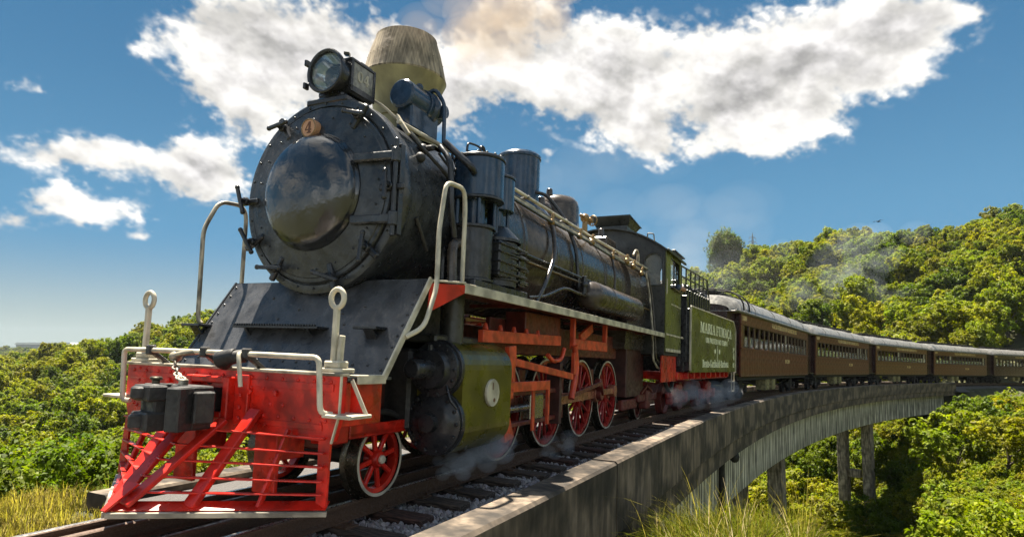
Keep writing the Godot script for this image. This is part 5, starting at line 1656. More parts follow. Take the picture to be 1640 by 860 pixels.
func make_car() -> Node3D:
	var t := thing("passenger_carriage", "", "railway carriage")
	var b := B.new()
	b.sb(-7.0, 7.0, 0.74, 0.94, -1.18, 1.18, 0.02)
	for w in [-0.75, 0.75]:
		b.tube([L(-5.2, 0.74, w), L(-1.6, 0.42, w), L(1.6, 0.42, w), L(5.2, 0.74, w)], 0.025, 6)
		b.sb(-1.65, -1.55, 0.42, 0.75, w - 0.04, w + 0.04)
		b.sb(1.55, 1.65, 0.42, 0.75, w - 0.04, w + 0.04)
	part(t, "underframe", b, M.under)
	b = B.new()
	b.sb(-7.9, 7.9, 0.945, 0.99, -1.24, 1.24, 0.004)
	part(t, "floor", b, M.car_trim)
	# sides: narrow upright boards below the windows, posts, and a lettered band above
	for sd in [-1.0, 1.0]:
		b = B.new()
		var n := 112
		for i in n:
			var x := -7.0 + 14.0 * i / n
			var jut := 0.004 * float((i * 7) % 3)
			b.sb(x + 0.004, x + 14.0 / n - 0.004, 0.92, 1.84, sd * 1.265, sd * (1.296 + jut), 0.006)
		b.sb(-7.0, 7.0, 0.93, 1.83, sd * 1.24, sd * 1.264, 0.0)
		part(t, "side_boards", b, M.car_brown).set_meta("kind", "stuff")
		b = B.new()
		b.sb(-7.0, 7.0, 1.84, 1.90, sd * 1.24, sd * 1.33, 0.008)
		b.sb(-7.0, 7.0, 0.88, 0.93, sd * 1.24, sd * 1.315, 0.008)
		part(t, "sill_rail", b, M.car_brown)
		b = B.new()
		b.sb(-7.0, 7.0, 2.70, 3.14, sd * 1.25, sd * 1.30, 0.006)
		b.sb(-7.0, 7.0, 2.68, 2.72, sd * 1.30, sd * 1.318, 0.004)
		part(t, "letter_band", b, M.car_brown)
		var pm := B.new()
		pm.sb(-0.10, 0.10, 1.90, 2.70, -0.025, 0.025, 0.008)
		var pmm := pm.mesh()
		var fm := B.new()
		for q in [[-0.30, -0.265, 1.905, 2.695], [0.265, 0.30, 1.905, 2.695], [-0.265, 0.265, 1.905, 1.945], [-0.265, 0.265, 2.28, 2.315], [-0.265, 0.265, 2.66, 2.695]]:
			fm.sb(q[0], q[1], q[2], q[3], -0.015, 0.015, 0.004)
		var fmm := fm.mesh()
		var gm := B.new()
		gm.sb(-0.264, 0.264, 1.946, 2.279, -0.003, 0.003, 0.0)
		var gmm := gm.mesh()
		for i in 17:
			part_mesh(t, "window_post", pmm, M.car_dark, Transform3D(Basis(), L(-6.6 + 0.825 * i, 0, sd * 1.275)))
		for q in [[-7.0, -6.70], [6.70, 7.0]]:
			b = B.new()
			b.sb(q[0], q[1], 1.90, 2.70, sd * 1.25, sd * 1.30, 0.006)
			part(t, "corner_post", b, M.car_brown)
		for i in 16:
			var wn := part_mesh(t, "window", fmm, M.car_trim, Transform3D(Basis(), L(-6.1875 + 0.825 * i, 0, sd * 1.265)))
			part_mesh(wn, "pane", gmm, M.pane, Transform3D())
	# ends and open vestibules
	for en in [-1.0, 1.0]:
		b = B.new()
		for sd in [-1.0, 1.0]:
			b.sb(en * 6.95, en * 7.0, 0.95, 3.14, sd * 0.42, sd * 1.25, 0.004)
		b.sb(en * 6.95, en * 7.0, 2.80, 3.50, -0.42, 0.42, 0.004)
		part(t, "end_wall", b, M.maroon)
		b = B.new()
		b.sb(en * 6.94, en * 6.97, 0.99, 2.79, -0.40, 0.40, 0.004)
		part(t, "end_door", b, M.maroon)
		b = B.new()
		for sd in [-1.0, 1.0]:
			b.sb(en * 7.02, en * 7.93, 0.95, 3.12, sd * 1.02, sd * 1.08, 0.006)
			b.sb(en * 7.86, en * 7.95, 0.95, 3.30, sd * 0.46, sd * 1.08, 0.01)
		b.sb(en * 7.86, en * 7.95, 2.85, 3.40, -0.46, 0.46, 0.01)
		part(t, "vestibule", b, M.maroon)
		b = B.new()
		for sd in [-1.0, 1.0]:
			for h in [0.38, 0.66]:
				b.sb(en * 7.15, en * 7.75, h, h + 0.03, sd * 0.98, sd * 1.24, 0.006)
			b.bar(L(en * 7.15, 0.38, sd * 1.1), L(en * 7.15, 0.95, sd * 1.1), 0.03, 0.03, Vector3.BACK)
			b.bar(L(en * 7.75, 0.38, sd * 1.1), L(en * 7.75, 0.95, sd * 1.1), 0.03, 0.03, Vector3.BACK)
		part(t, "foot_steps", b, M.under)
		b = B.new()
		b.sb(en * 7.9, en * 8.04, 0.70, 0.92, -0.16, 0.16, 0.02)
		part(t, "coupler", b, M.soot)
	# roof: low arch whose ends curve down into hoods
	b = B.new()
	var rings := []
	var xs := [-8.0, -7.96, -7.80, -7.45, -7.0, -6.4, -3.0, 0.0, 3.0, 6.4, 7.0, 7.45, 7.80, 7.96, 8.0]
	var dz := [0.42, 0.34, 0.20, 0.08, 0.02, 0.0, 0.0, 0.0, 0.0, 0.0, 0.02, 0.08, 0.20, 0.34, 0.42]
	for k in xs.size():
		var rg := []
		for i in 25:
			var a := PI * i / 24.0
			var wd: float = 1.385 - dz[k] * 0.55
			var cw := cos(a); var sw2 := sin(a)
			rg.append(L(xs[k], 3.10 + (0.66 - dz[k]) * pow(sw2, 0.8), wd * signf(cw) * pow(absf(cw), 0.75)))
		rings.append(rg)
	for k in rings.size() - 1:
		for i in 24:
			var pa: Vector3 = rings[k][i]; var pb: Vector3 = rings[k][i + 1]; var pc: Vector3 = rings[k + 1][i + 1]; var pd: Vector3 = rings[k + 1][i]
			var nf := func(p: Vector3) -> Vector3: return Vector3(p.x * 0.5, 0.35 + (p.y - 3.1) * 1.2, (p.z - clampf(p.z, -7.0, 7.0)) * 0.6).normalized()
			b.quadn(pa, pb, pc, pd, nf.call(pa), nf.call(pb), nf.call(pc), nf.call(pd))
	b.sb(-7.98, 7.98, 3.06, 3.10, -1.36, 1.36, 0.01)
	var rf := part(t, "roof", b, M.roof_silver)
	b = B.new()
	for sd in [-1.0, 1.0]:
		b.sb(-8.0, 8.0, 3.085, 3.125, sd * 1.37, sd * 1.40, 0.006)
	for x in [-5.2, -1.8, 1.8, 5.2]:
		var pr := []
		for i in 13:
			var a := PI * i / 12.0
			pr.append(L(x, 3.115 + 0.66 * pow(sin(a), 0.8), 1.39 * signf(cos(a)) * pow(absf(cos(a)), 0.75)))
		b.tube(pr, 0.012, 5)
	part(rf, "roof_seam", b, M.roof_silver)
	for i in 12:
		b = B.new()
		b.sb(-6.6 + i * 1.12, -5.75 + i * 1.12, 3.86, 3.96, -0.28, 0.28, 0.006)
		b.sb(-6.5 + i * 1.12, -6.4 + i * 1.12, 3.72, 3.86, -0.25, 0.25, 0.006)
		b.sb(-5.95 + i * 1.12, -5.85 + i * 1.12, 3.72, 3.86, -0.25, 0.25, 0.006)
		part(rf, "roof_walk_board", b, M.under)
	# inside: bench seats
	b = B.new()
	for i in 15:
		var x := -6.2 + 0.86 * i
		for sd in [-1.0, 1.0]:
			b.sb(x, x + 0.06, 1.40, 1.98, sd * 0.35, sd * 1.20, 0.01)
			b.sb(x - 0.35, x + 0.40, 1.36, 1.42, sd * 0.35, sd * 1.20, 0.01)
			b.sb(x - 0.05, x + 0.10, 0.99, 1.36, sd * 0.45, sd * 1.1, 0.01)
	part(t, "bench_seats", b, M.seat_wood).set_meta("kind", "stuff")
	# running gear and lockers
	bogie(t, "bogie", -5.0, 1.6, 0.38, M.under, M.under, 0.74)
	bogie(t, "bogie", 5.0, 1.6, 0.38, M.under, M.under, 0.74)
	for q in [[-2.2, -1.55], [-0.95, -0.35]]:
		b = B.new()
		b.sb(q[0], q[1], 0.30, 0.86, 0.72, 1.12, 0.02)
		b.sb(q[0] + 0.08, q[1] - 0.08, 0.36, 0.80, 1.12, 1.14, 0.01)
		part(t, "battery_locker", b, M.locker)
	b = B.new()
	b.cyl(L(0.9, 0.55, -0.4), L(2.2, 0.55, -0.4), 0.20, -1, 20, 0.03)
	part(t, "air_tank", b, M.under)
	side_text(t, "lettering", "VIAÇÃO FÉRREA DO RIO GRANDE DO SUL", 0.24, M.gold, 0.9, 2.92, 1.3005, "Droid Serif", true, 1.12)
	side_text(t, "lettering", "1889", 0.22, M.gold, -6.5, 2.92, 1.3005, "Droid Serif", true, 1.3)
	side_text(t, "lettering", "PS 209", 0.22, M.gold, 1.35, 1.50, 1.305, "Droid Serif", true, 1.5)
	return t

func build_cars() -> void:
	var proto := make_car()
	var mats := ["car_brown", "car_brown_b", "car_ochre", "car_ochre_b", "car_dark"]
	var labels := ["brown boarded carriage with open windows, coupled right behind the tender", "second brown carriage from the tender, before the ochre ones", "ochre brown carriage in the middle of the train, third from tender", "fourth carriage from the tender, ochre brown, crossing the viaduct's far end", "last carriage in view, dark brown, behind the bush at right"]
	var all := [proto]
	for i in range(1, 5):
		var c := proto.duplicate()
		c.name = "passenger_carriage_%03d" % i
		add_child(c)
		all.append(c)
	for i in 5:
		var mid := CAR0 + 7.0 + CAR_PITCH * i
		all[i].transform = track_frame(mid - 5.0, mid + 5.0)
		tag(all[i], labels[i], "railway carriage", "carriages of the train")
		for ch in all[i].get_children():
			if ch is MeshInstance3D and ch.material_override == M.car_brown:
				ch.material_override = M[mats[i]]
	# made-up pale plates behind some windows, standing in for bright sky reflections
	for q in [[1, 12], [1, 13], [1, 15], [2, 15], [3, 15], [4, 0], [0, 15], [0, 9], [2, 6], [3, 4]]:
		var bl := B.new()
		bl.sb(-0.26, 0.26, 1.95 + (0.35 if q[1] < 11 else 0.0), 2.66, -0.004, 0.004, 0.0)
		part(all[q[0]], "window_blind", bl, M.cream, Transform3D(Basis(), L(-6.1875 + 0.825 * q[1], 0, 1.225)))
	# hooped ladder over the first roof end
	for q in [-7.1, -6.3]:
		var pr := []
		for i in 15:
			var a := PI * i / 14.0
			pr.append(L(q, 3.16 + 0.78 * pow(sin(a), 0.8), 1.42 * signf(cos(a)) * pow(absf(cos(a)), 0.75)))
		var b := B.new()
		b.tube(pr, 0.03, 6)
		part(proto, "roof_hoop", b, M.under)

# ------------------------------------------------------------------ people
func figure(bones: Array, cell: float) -> ArrayMesh:   # one continuous body: surface nets over smoothly joined tapered capsules
	var lo := Vector3.INF; var hi := -Vector3.INF
	for q in bones:
		for p in [q[0], q[1]]:
			lo = lo.min(p - Vector3.ONE * 0.2); hi = hi.max(p + Vector3.ONE * 0.2)
	var nx := int((hi.x - lo.x) / cell) + 2; var ny := int((hi.y - lo.y) / cell) + 2; var nz := int((hi.z - lo.z) / cell) + 2
	var f := PackedFloat32Array(); f.resize(nx * ny * nz)
	var fld := func(p: Vector3) -> float:
		var acc := 0.0
		for q in bones:
			var a: Vector3 = q[0]; var d: Vector3 = q[1] - a
			var t := clampf((p - a).dot(d) / maxf(d.length_squared(), 1e-9), 0.0, 1.0)
			acc += exp(-((p - a - d * t).length() - lerpf(q[2], q[3], t)) * 60.0)
		return -log(maxf(acc, 1e-12)) / 60.0
	for z in nz:
		for y in ny:
			for x in nx:
				f[(z * ny + y) * nx + x] = fld.call(lo + Vector3(x, y, z) * cell)
	var at := {}
	var b := B.new()
	b.colored = true
	var pos := func(x: int, y: int, z: int) -> Vector3:
		var key := (z * ny + y) * nx + x
		if not at.has(key):
			var s := Vector3.ZERO; var c := 0
			for e in [[0,0,0,1,0,0],[0,1,0,1,1,0],[0,0,1,1,0,1],[0,1,1,1,1,1],[0,0,0,0,1,0],[1,0,0,1,1,0],[0,0,1,0,1,1],[1,0,1,1,1,1],[0,0,0,0,0,1],[1,0,0,1,0,1],[0,1,0,0,1,1],[1,1,0,1,1,1]]:
				var v0 := f[((z + e[2]) * ny + y + e[1]) * nx + x + e[0]]; var v1 := f[((z + e[5]) * ny + y + e[4]) * nx + x + e[3]]
				if (v0 < 0.0) != (v1 < 0.0):
					var t := v0 / (v0 - v1)
					s += Vector3(e[0], e[1], e[2]).lerp(Vector3(e[3], e[4], e[5]), t); c += 1
			at[key] = lo + (Vector3(x, y, z) + s / maxi(c, 1)) * cell
		return at[key]
	for z in range(1, nz - 1):
		for y in range(1, ny - 1):
			for x in range(1, nx - 1):
				var v0 := f[(z * ny + y) * nx + x]
				for ax in 3:
					var v1 := f[(z * ny + y) * nx + x + 1] if ax == 0 else (f[(z * ny + y + 1) * nx + x] if ax == 1 else f[((z + 1) * ny + y) * nx + x])
					if (v0 < 0.0) == (v1 < 0.0): continue
					var p := []
					for k in [[0, 0], [-1, 0], [-1, -1], [0, -1]]:
						if ax == 0: p.append(pos.call(x, y + k[0], z + k[1]))
						elif ax == 1: p.append(pos.call(x + k[0], y, z + k[1]))
						else: p.append(pos.call(x + k[0], y + k[1], z))
					var ns := []
					for w in p:
						var g: Vector3 = Vector3(fld.call(w + Vector3(0.01, 0, 0)), fld.call(w + Vector3(0, 0.01, 0)), fld.call(w + Vector3(0, 0, 0.01))) - Vector3.ONE * fld.call(w)
						ns.append(g.normalized())
					var mid: Vector3 = (p[0] + p[2]) * 0.5
					var best := 1e9
					for q in bones:
						var d: Vector3 = q[1] - q[0]
						var t := clampf((mid - q[0]).dot(d) / maxf(d.length_squared(), 1e-9), 0.0, 1.0)
						var dd: float = (mid - q[0] - d * t).length() - lerpf(q[2], q[3], t)
						if dd < best: best = dd; b.col = q[4]
					b.quadn(p[0], p[1], p[2], p[3], ns[0], ns[1], ns[2], ns[3])
	return b.mesh()

func sitter(shirt: Color, hair: Color, lean: float) -> ArrayMesh:   # sits facing +z (forward); window on +x; near arm resting on the sill
	var skin := Color(0.36, 0.19, 0.12); var trs := Color(0.03, 0.035, 0.05)
	var hd := Vector3(lean, 0.68, 0.06)
	var bones := [
		[Vector3(-0.07, 0.06, 0), Vector3(0.07, 0.06, 0), 0.12, 0.12, trs], [Vector3(-0.09, 0.05, 0), Vector3(-0.10, 0.03, 0.40), 0.085, 0.06, trs], [Vector3(0.09, 0.05, 0), Vector3(0.10, 0.03, 0.40), 0.085, 0.06, trs],
		[Vector3(-0.10, 0.03, 0.40), Vector3(-0.10, -0.36, 0.40), 0.058, 0.045, trs], [Vector3(0.10, 0.03, 0.40), Vector3(0.10, -0.36, 0.40), 0.058, 0.045, trs],
		[Vector3(0, 0.10, 0), Vector3(lean * 0.6, 0.40, 0.02), 0.12, 0.135, shirt], [Vector3(lean * 0.6 - 0.12, 0.45, 0.02), Vector3(lean * 0.6 + 0.12, 0.45, 0.02), 0.07, 0.07, shirt],
		[Vector3(lean * 0.7, 0.48, 0.03), hd - Vector3(0, 0.08, 0.02), 0.05, 0.05, skin],
		[hd + Vector3(0, -0.05, 0.03), hd + Vector3(0, 0.03, 0.01), 0.070, 0.085, skin], [hd + Vector3(0, 0.0, 0.095), hd + Vector3(0, -0.02, 0.105), 0.012, 0.015, skin],
		[hd + Vector3(0, 0.05, -0.02), hd + Vector3(0, 0.0, -0.05), 0.090, 0.075, hair],
		[Vector3(lean * 0.6 - 0.17, 0.43, 0.02), Vector3(-0.20, 0.18, 0.05), 0.05, 0.042, shirt], [Vector3(-0.20, 0.18, 0.05), Vector3(-0.12, 0.10, 0.28), 0.042, 0.03, skin], [Vector3(-0.12, 0.10, 0.28), Vector3(-0.10, 0.09, 0.36), 0.035, 0.025, skin],
		[Vector3(lean * 0.6 + 0.17, 0.43, 0.02), Vector3(0.32, 0.50 - 0.1, -0.10), 0.05, 0.042, shirt], [Vector3(0.32, 0.40, -0.10), Vector3(0.36, 0.44, 0.14), 0.042, 0.032, skin], [Vector3(0.36, 0.44, 0.14), Vector3(0.35, 0.44, 0.23), 0.036, 0.022, skin],
	]
	return figure(bones, 0.028)

func build_people() -> void:
	var black := Color(0.02, 0.015, 0.012); var brown := Color(0.07, 0.035, 0.015)
	var looks := [sitter(Color(0.62, 0.60, 0.56), black, 0.05), sitter(Color(0.45, 0.06, 0.05), brown, 0.10), sitter(Color(0.10, 0.20, 0.38), black, 0.02)]
	var f0 := track_frame(CAR0 + 2.0, CAR0 + 12.0)
	var f1 := track_frame(CAR0 + CAR_PITCH + 2.0, CAR0 + CAR_PITCH + 12.0)
	for q in [[0, -5.2, 0, "passenger in a white shirt at the second window of the first carriage"], [0, -3.6, 1, "passenger in a red shirt leaning an arm out of the first carriage"], [0, -2.7, 0, "passenger in white just behind the red shirt in the first carriage"], [0, 1.6, 2, "passenger in a blue shirt past the middle of the first carriage"], [1, -2.0, 0, "passenger in a white shirt in the second carriage"], [1, 1.5, 1, "passenger in a red shirt in the second carriage"]]:
		var f := f0 if q[0] == 0 else f1
		var p := part_mesh(self, "person", looks[q[2]], M.person, f * Transform3D(Basis(), L(q[1], 1.46, 0.95)))
		tag(p, q[3], "person", "passengers at the carriage windows")
	# the driver, leaning on the cab window sill with a bare forearm outside
	var skin := Color(0.42, 0.21, 0.13); var blue := Color(0.06, 0.08, 0.13); var cap := Color(0.03, 0.03, 0.035)
	var h := Vector3(1.10, 3.28, 0.12)
	var m := figure([
		[Vector3(0.86, 2.45, 0), Vector3(0.98, 2.86, 0.03), 0.15, 0.16, blue], [Vector3(0.82, 2.98, 0.02), Vector3(1.12, 2.98, 0.02), 0.085, 0.08, blue], [Vector3(0.82, 2.42, -0.02), Vector3(0.82, 1.55, 0), 0.11, 0.07, blue], [Vector3(0.98, 2.42, -0.02), Vector3(0.98, 1.55, 0), 0.11, 0.07, blue],
		[Vector3(1.02, 3.02, 0.04), h - Vector3(0, 0.08, 0), 0.055, 0.055, skin], [h + Vector3(0, -0.05, 0.02), h + Vector3(0, 0.03, 0), 0.078, 0.088, skin], [h + Vector3(0, 0.0, 0.09), h + Vector3(0, -0.02, 0.1), 0.014, 0.016, skin], [h + Vector3(0, 0.075, 0.02), h + Vector3(0, 0.08, -0.04), 0.088, 0.085, cap], [h + Vector3(0, 0.06, 0.10), h + Vector3(0, 0.05, 0.14), 0.02, 0.015, cap],
		[Vector3(1.16, 2.97, 0.02), Vector3(1.38, 2.98, 0.16), 0.062, 0.058, blue], [Vector3(1.38, 2.98, 0.16), Vector3(1.44, 2.965, -0.16), 0.056, 0.045, skin], [Vector3(1.44, 2.965, -0.16), Vector3(1.40, 2.955, -0.30), 0.046, 0.028, skin],
		[Vector3(0.78, 2.97, 0.02), Vector3(0.70, 2.68, 0.10), 0.06, 0.05, blue], [Vector3(0.70, 2.68, 0.10), Vector3(0.90, 2.62, 0.34), 0.048, 0.035, skin],
	], 0.026)
	var d := part_mesh(self, "person", m, M.person, engine_frame() * Transform3D(Basis(), L(9.90, 0, 0)))
	tag(d, "engine driver leaning a bare forearm on the cab window sill", "person")

# ------------------------------------------------------------------ far things
func build_far_things() -> void:
	# lattice pylon on the far ridge
	var p := Vector3(0.3906 * 390.0, 0, -390.0)
	p.y = ground_h(p.x, p.z) - 1.0
	var top := (556.0 - 371.0) / FOC * 390.0
	var t := thing("power_pylon", "thin steel lattice pylon on the far ridge beside the big round tree", "pylon", Transform3D(Basis(Vector3.UP, 0.5), p))
	var H := top - p.y
	var b := B.new()
	for a in [[-1, -1], [1, -1], [1, 1], [-1, 1]]:
		b.bar(Vector3(a[0] * 2.2, 0, a[1] * 2.2), Vector3(a[0] * 0.55, H * 0.62, a[1] * 0.55), 0.24, 0.24)
		b.bar(Vector3(a[0] * 0.55, H * 0.62, a[1] * 0.55), Vector3(0, H, 0), 0.2, 0.2)
		var a2 := Vector2(-a[1], a[0])
		for i in 9:
			var t0 := i / 9.0; var t1 := (i + 1) / 9.0
			var r0 := lerpf(2.2, 0.4, t0); var r1 := lerpf(2.2, 0.4, t1)
			b.bar(Vector3(a[0] * r0, H * 0.75 * t0, a[1] * r0), Vector3(a2.x * r1, H * 0.75 * t1, a2.y * r1), 0.12, 0.12)
	part(t, "lattice_mast", b, M.pylon)
	for q in [[0.62, 4.2], [0.74, 3.6], [0.86, 3.0]]:
		b = B.new()
		for sd in [-1.0, 1.0]:
			b.bar(Vector3(0, H * q[0], 0), Vector3(sd * q[1], H * q[0], 0), 0.22, 0.22)
			b.bar(Vector3(0, H * q[0] + 1.2, 0), Vector3(sd * q[1], H * q[0], 0), 0.14, 0.14)
			b.bar(Vector3(sd * q[1], H * q[0], 0), Vector3(sd * q[1], H * q[0] - 1.3, 0), 0.16, 0.16, Vector3.BACK)
		part(t, "cross_arm", b, M.pylon)
	# bird
	b = B.new()
	b.ball(Vector3.ZERO, Vector3(0.07, 0.06, 0.20), 10, 7)
	b.ball(Vector3(0, 0.02, -0.2), Vector3(0.045, 0.045, 0.06), 8, 5)
	for sd in [-1.0, 1.0]:
		plate(b, [Vector3(sd * 0.04, 0.02, -0.09), Vector3(sd * 0.30, 0.10, -0.12), Vector3(sd * 0.30, 0.10, 0.02), Vector3(sd * 0.04, 0.02, 0.08)], 0.012)
		plate(b, [Vector3(sd * 0.30, 0.10, -0.12), Vector3(sd * 0.62, 0.05, -0.02), Vector3(sd * 0.60, 0.05, 0.03), Vector3(sd * 0.30, 0.10, 0.02)], 0.01)
	plate(b, [Vector3(-0.04, 0, 0.15), Vector3(0.04, 0, 0.15), Vector3(0.08, 0, 0.34), Vector3(-0.08, 0, 0.34)], 0.01)
	var bird := part(self, "bird", b, M.under, Transform3D(Basis(Vector3.UP, 1.9), Vector3(0.596, 0.2035, -1.0) * 62.0))
	tag(bird, "small dark bird gliding in the blue sky above the right hill", "bird")
	# long white-roofed shed on the horizon, and a small house below it
	var z := -1350.0
	var gp := Vector3(-0.743 * -z, 0, z)
	gp.y = minf(ground_h(gp.x, gp.z), -4.0)
	t = thing("warehouse", "long grey warehouse with a white roof on the far left horizon", "building", Transform3D(Basis(Vector3.UP, 0.05), gp))
	var hh := 8.2 - gp.y
	b = B.new()
	b.bx(-57, 57, 0, hh - 3.0, -15, 15, 0.1)
	part(t, "wall", b, M.grey_wall)
	b = B.new()
	b.ext(PackedVector2Array([Vector2(-59, hh - 3.0), Vector2(59, hh - 3.0), Vector2(56, hh + 1.6), Vector2(-56, hh + 1.6)]), Vector3(0, 0, -17), Vector3.RIGHT, Vector3.UP, 34)
	part(t, "roof", b, M.white_wall)
	for i in 9:
		b = B.new()
		b.bx(-49 + i * 12, -44 + i * 12, 3.0, 6.0, 15.0, 15.3, 0.05)
		part(t, "window", b, M.under)
	z = -330.0
	gp = Vector3(-0.818 * -z, 0, z)
	gp.y = ground_h(gp.x, gp.z)
	t = thing("house", "small white house among the trees at the left edge", "house", Transform3D(Basis(Vector3.UP, 0.3), gp))
	b = B.new()
	hh = -5.6 - gp.y
	b.bx(-4, 4, 0, hh, -3, 3, 0.05)
	part(t, "wall", b, M.white_wall)
	b = B.new()
	b.ext(PackedVector2Array([Vector2(-3.4, hh), Vector2(3.4, hh), Vector2(0, hh + 1.6)]), Vector3(-4.4, 0, 0), Vector3.FORWARD, Vector3.UP, -8.8)
	part(t, "roof", b, M.white_wall)
	for x in [-2.0, 1.6]:
		b = B.new()
		b.bx(x, x + 1.0, hh - 2.2, hh - 1.0, 3.0, 3.06, 0.01)
		part(t, "window", b, M.under)

# ------------------------------------------------------------------ plants
class Leaves:
	var v := PackedVector3Array()
	var n := PackedVector3Array()
	var c := PackedColorArray()
	var ix := PackedInt32Array()
	func leaf(p: Vector3, out: Vector3, l: float, w: float, col: Color, r: RandomNumberGenerator) -> void:
		var d := Vector3(r.randf_range(-1, 1), r.randf_range(-1, 1), r.randf_range(-1, 1))
		var nn := (out * 0.75 + d * 0.75 + Vector3(0, 0.25, 0)).normalized()
		var e := nn.cross(Vector3(r.randf_range(-1, 1), r.randf_range(-1, 1), r.randf_range(-1, 1))).normalized()
		var g := nn.cross(e)
		var i := v.size()
		v.append(p - e * l * 0.5); v.append(p + g * w * 0.5 + nn * l * 0.08); v.append(p + e * l * 0.5 - nn * l * 0.12); v.append(p - g * w * 0.5 + nn * l * 0.08)
		var sn := (nn + out * 0.35).normalized()
		for k in 4:
			n.append(sn); c.append(col)
		# front faces run clockwise seen from the normal's side
		if (v[i + 1] - v[i]).cross(v[i + 2] - v[i]).dot(nn) > 0.0:
			ix.append_array([i, i + 2, i + 1, i, i + 3, i + 2])
		else:
			ix.append_array([i, i + 1, i + 2, i, i + 2, i + 3])
	func mesh() -> ArrayMesh:
		var a := []
		a.resize(Mesh.ARRAY_MAX)
		a[Mesh.ARRAY_VERTEX] = v; a[Mesh.ARRAY_NORMAL] = n; a[Mesh.ARRAY_COLOR] = c; a[Mesh.ARRAY_INDEX] = ix
		var m := ArrayMesh.new()
		m.add_surface_from_arrays(Mesh.PRIMITIVE_TRIANGLES, a)
		return m

func crown_mesh(sd: int, shape: Vector3, base: float, lumps: int, count: int, size: float, open := 0.0) -> ArrayMesh:
	# radius about 1; the crown's middle stands at height base. Boughs carry twig clusters, twigs carry leaves
	var r := RandomNumberGenerator.new(); r.seed = sd
	var c := []
	for i in lumps:
		var d := Vector3(r.randf_range(-1, 1), r.randf_range(-0.6, 1.0), r.randf_range(-1, 1)).normalized()
		var k := r.randf_range(0.40, 0.85)
		var o: Vector3 = Vector3(0, base, 0) + d * shape * k
		var rad := r.randf_range(0.20, 0.42) * (1.0 - open * 0.4)
		var tone := Color(0.155, 0.205, 0.012).lerp(Color(0.260, 0.250, 0.010), r.randf()) * r.randf_range(0.80, 1.15)
		for j in 13:
			var e := Vector3(r.randfn(), r.randfn() + 0.15, r.randfn()).normalized()
			c.append([o + e * rad * r.randf_range(0.55, 1.15) * Vector3(1, 0.85, 1), r.randf_range(0.055, 0.13), tone * r.randf_range(0.75, 1.25), (e + d * 0.4).normalized()])
	var lv := Leaves.new()
	for i in count:
		var q: Array = c[r.randi() % c.size()]
		var d: Vector3 = (Vector3(r.randfn(), r.randfn(), r.randfn()).normalized() + q[3] * 0.5).normalized()
		var p: Vector3 = q[0] + d * q[1] * r.randf_range(0.5, 1.25)
		lv.leaf(p, (d + Vector3(0, 0.35, 0)).normalized(), size * r.randf_range(0.6, 1.35), size * 0.6, q[2] * r.randf_range(0.65, 1.35), r)
	return lv.mesh()

func trunk_mesh(sd: int, base: float) -> ArrayMesh:
	var r := RandomNumberGenerator.new(); r.seed = sd
	var b := B.new()
	var prev := Vector3(0, -0.25, 0)
	for i in 4:
		var nx := Vector3(r.randf_range(-0.06, 0.06), base * 0.85 * (i + 1) / 4.0, r.randf_range(-0.06, 0.06))
		b.cyl(prev, nx, 0.075 * (1.0 - i * 0.17), 0.075 * (0.83 - i * 0.17), 8, 0.0)
		prev = nx
	for i in 4:
		var s := Vector3(0, base * r.randf_range(0.45, 0.75), 0)
		var e := s + Vector3(r.randf_range(-0.5, 0.5), r.randf_range(0.3, 0.6), r.randf_range(-0.5, 0.5))
		b.cyl(s, e, 0.035, 0.012, 6, 0.0)
	return b.mesh()

func px(p: Vector3) -> Vector3:    # where a point falls in the picture, and its depth
	var w := p.y * sin(PITCH) - p.z * cos(PITCH)
	if w < 0.3: return Vector3(-9999, -9999, w)
	return Vector3(820.0 + FOC * p.x / w, 479.4 - FOC * (p.y * cos(PITCH) + p.z * sin(PITCH)) / w, w)

func grass_mesh(sd: int, blades: int, hgt: float, spread: float, arch: float, c0: Color, c1: Color) -> ArrayMesh:
	var r := RandomNumberGenerator.new(); r.seed = sd
	var v := PackedVector3Array(); var n := PackedVector3Array(); var c := PackedColorArray(); var ix := PackedInt32Array()
	for k in blades:
		var a := r.randf() * TAU
		var d := Vector3(cos(a), 0, sin(a)); var side := Vector3(-d.z, 0, d.x)
		var p := d * r.randf() * spread
		var h := hgt * r.randf_range(0.5, 1.15)
		var bend := arch * r.randf_range(0.3, 1.3)
		var wd := r.randf_range(0.004, 0.009)
		var col := c0.lerp(c1, r.randf()) * r.randf_range(0.8, 1.2)
		var i0 := v.size()
		for j in 8:
			var t := j / 7.0
			var q := p + Vector3(0, h * (t - bend * 0.42 * t * t * t), 0) + d * (bend * h * 0.75 * t * t)
			var w := wd * (1.0 - t * 0.93)
			var nn := (d * (0.9 - t) + Vector3(0, 0.5 + t * 0.6, 0)).normalized()
			v.append(q - side * w); v.append(q + side * w); n.append(nn); n.append(nn); c.append(col); c.append(col)
		for j in 7:
			var o := i0 + j * 2
			ix.append_array([o, o + 1, o + 3, o, o + 3, o + 2])
	var arr := []
	arr.resize(Mesh.ARRAY_MAX)
	arr[Mesh.ARRAY_VERTEX] = v; arr[Mesh.ARRAY_NORMAL] = n; arr[Mesh.ARRAY_COLOR] = c; arr[Mesh.ARRAY_INDEX] = ix
	var m := ArrayMesh.new()
	m.add_surface_from_arrays(Mesh.PRIMITIVE_TRIANGLES, arr)
	return m

func scatter(called: String, me: Mesh, m: Material, xf: Array, label: String) -> void:
	if xf.is_empty(): return
	var mm := MultiMesh.new()
	mm.transform_format = MultiMesh.TRANSFORM_3D
	mm.mesh = me
	mm.instance_count = xf.size()
	for i in xf.size(): mm.set_instance_transform(i, xf[i])
	var o := MultiMeshInstance3D.new()
	o.name = called
	o.multimesh = mm
	o.material_override = m
	o.set_meta("kind", "stuff")
	o.set_meta("label", label)
	add_child(o, true)

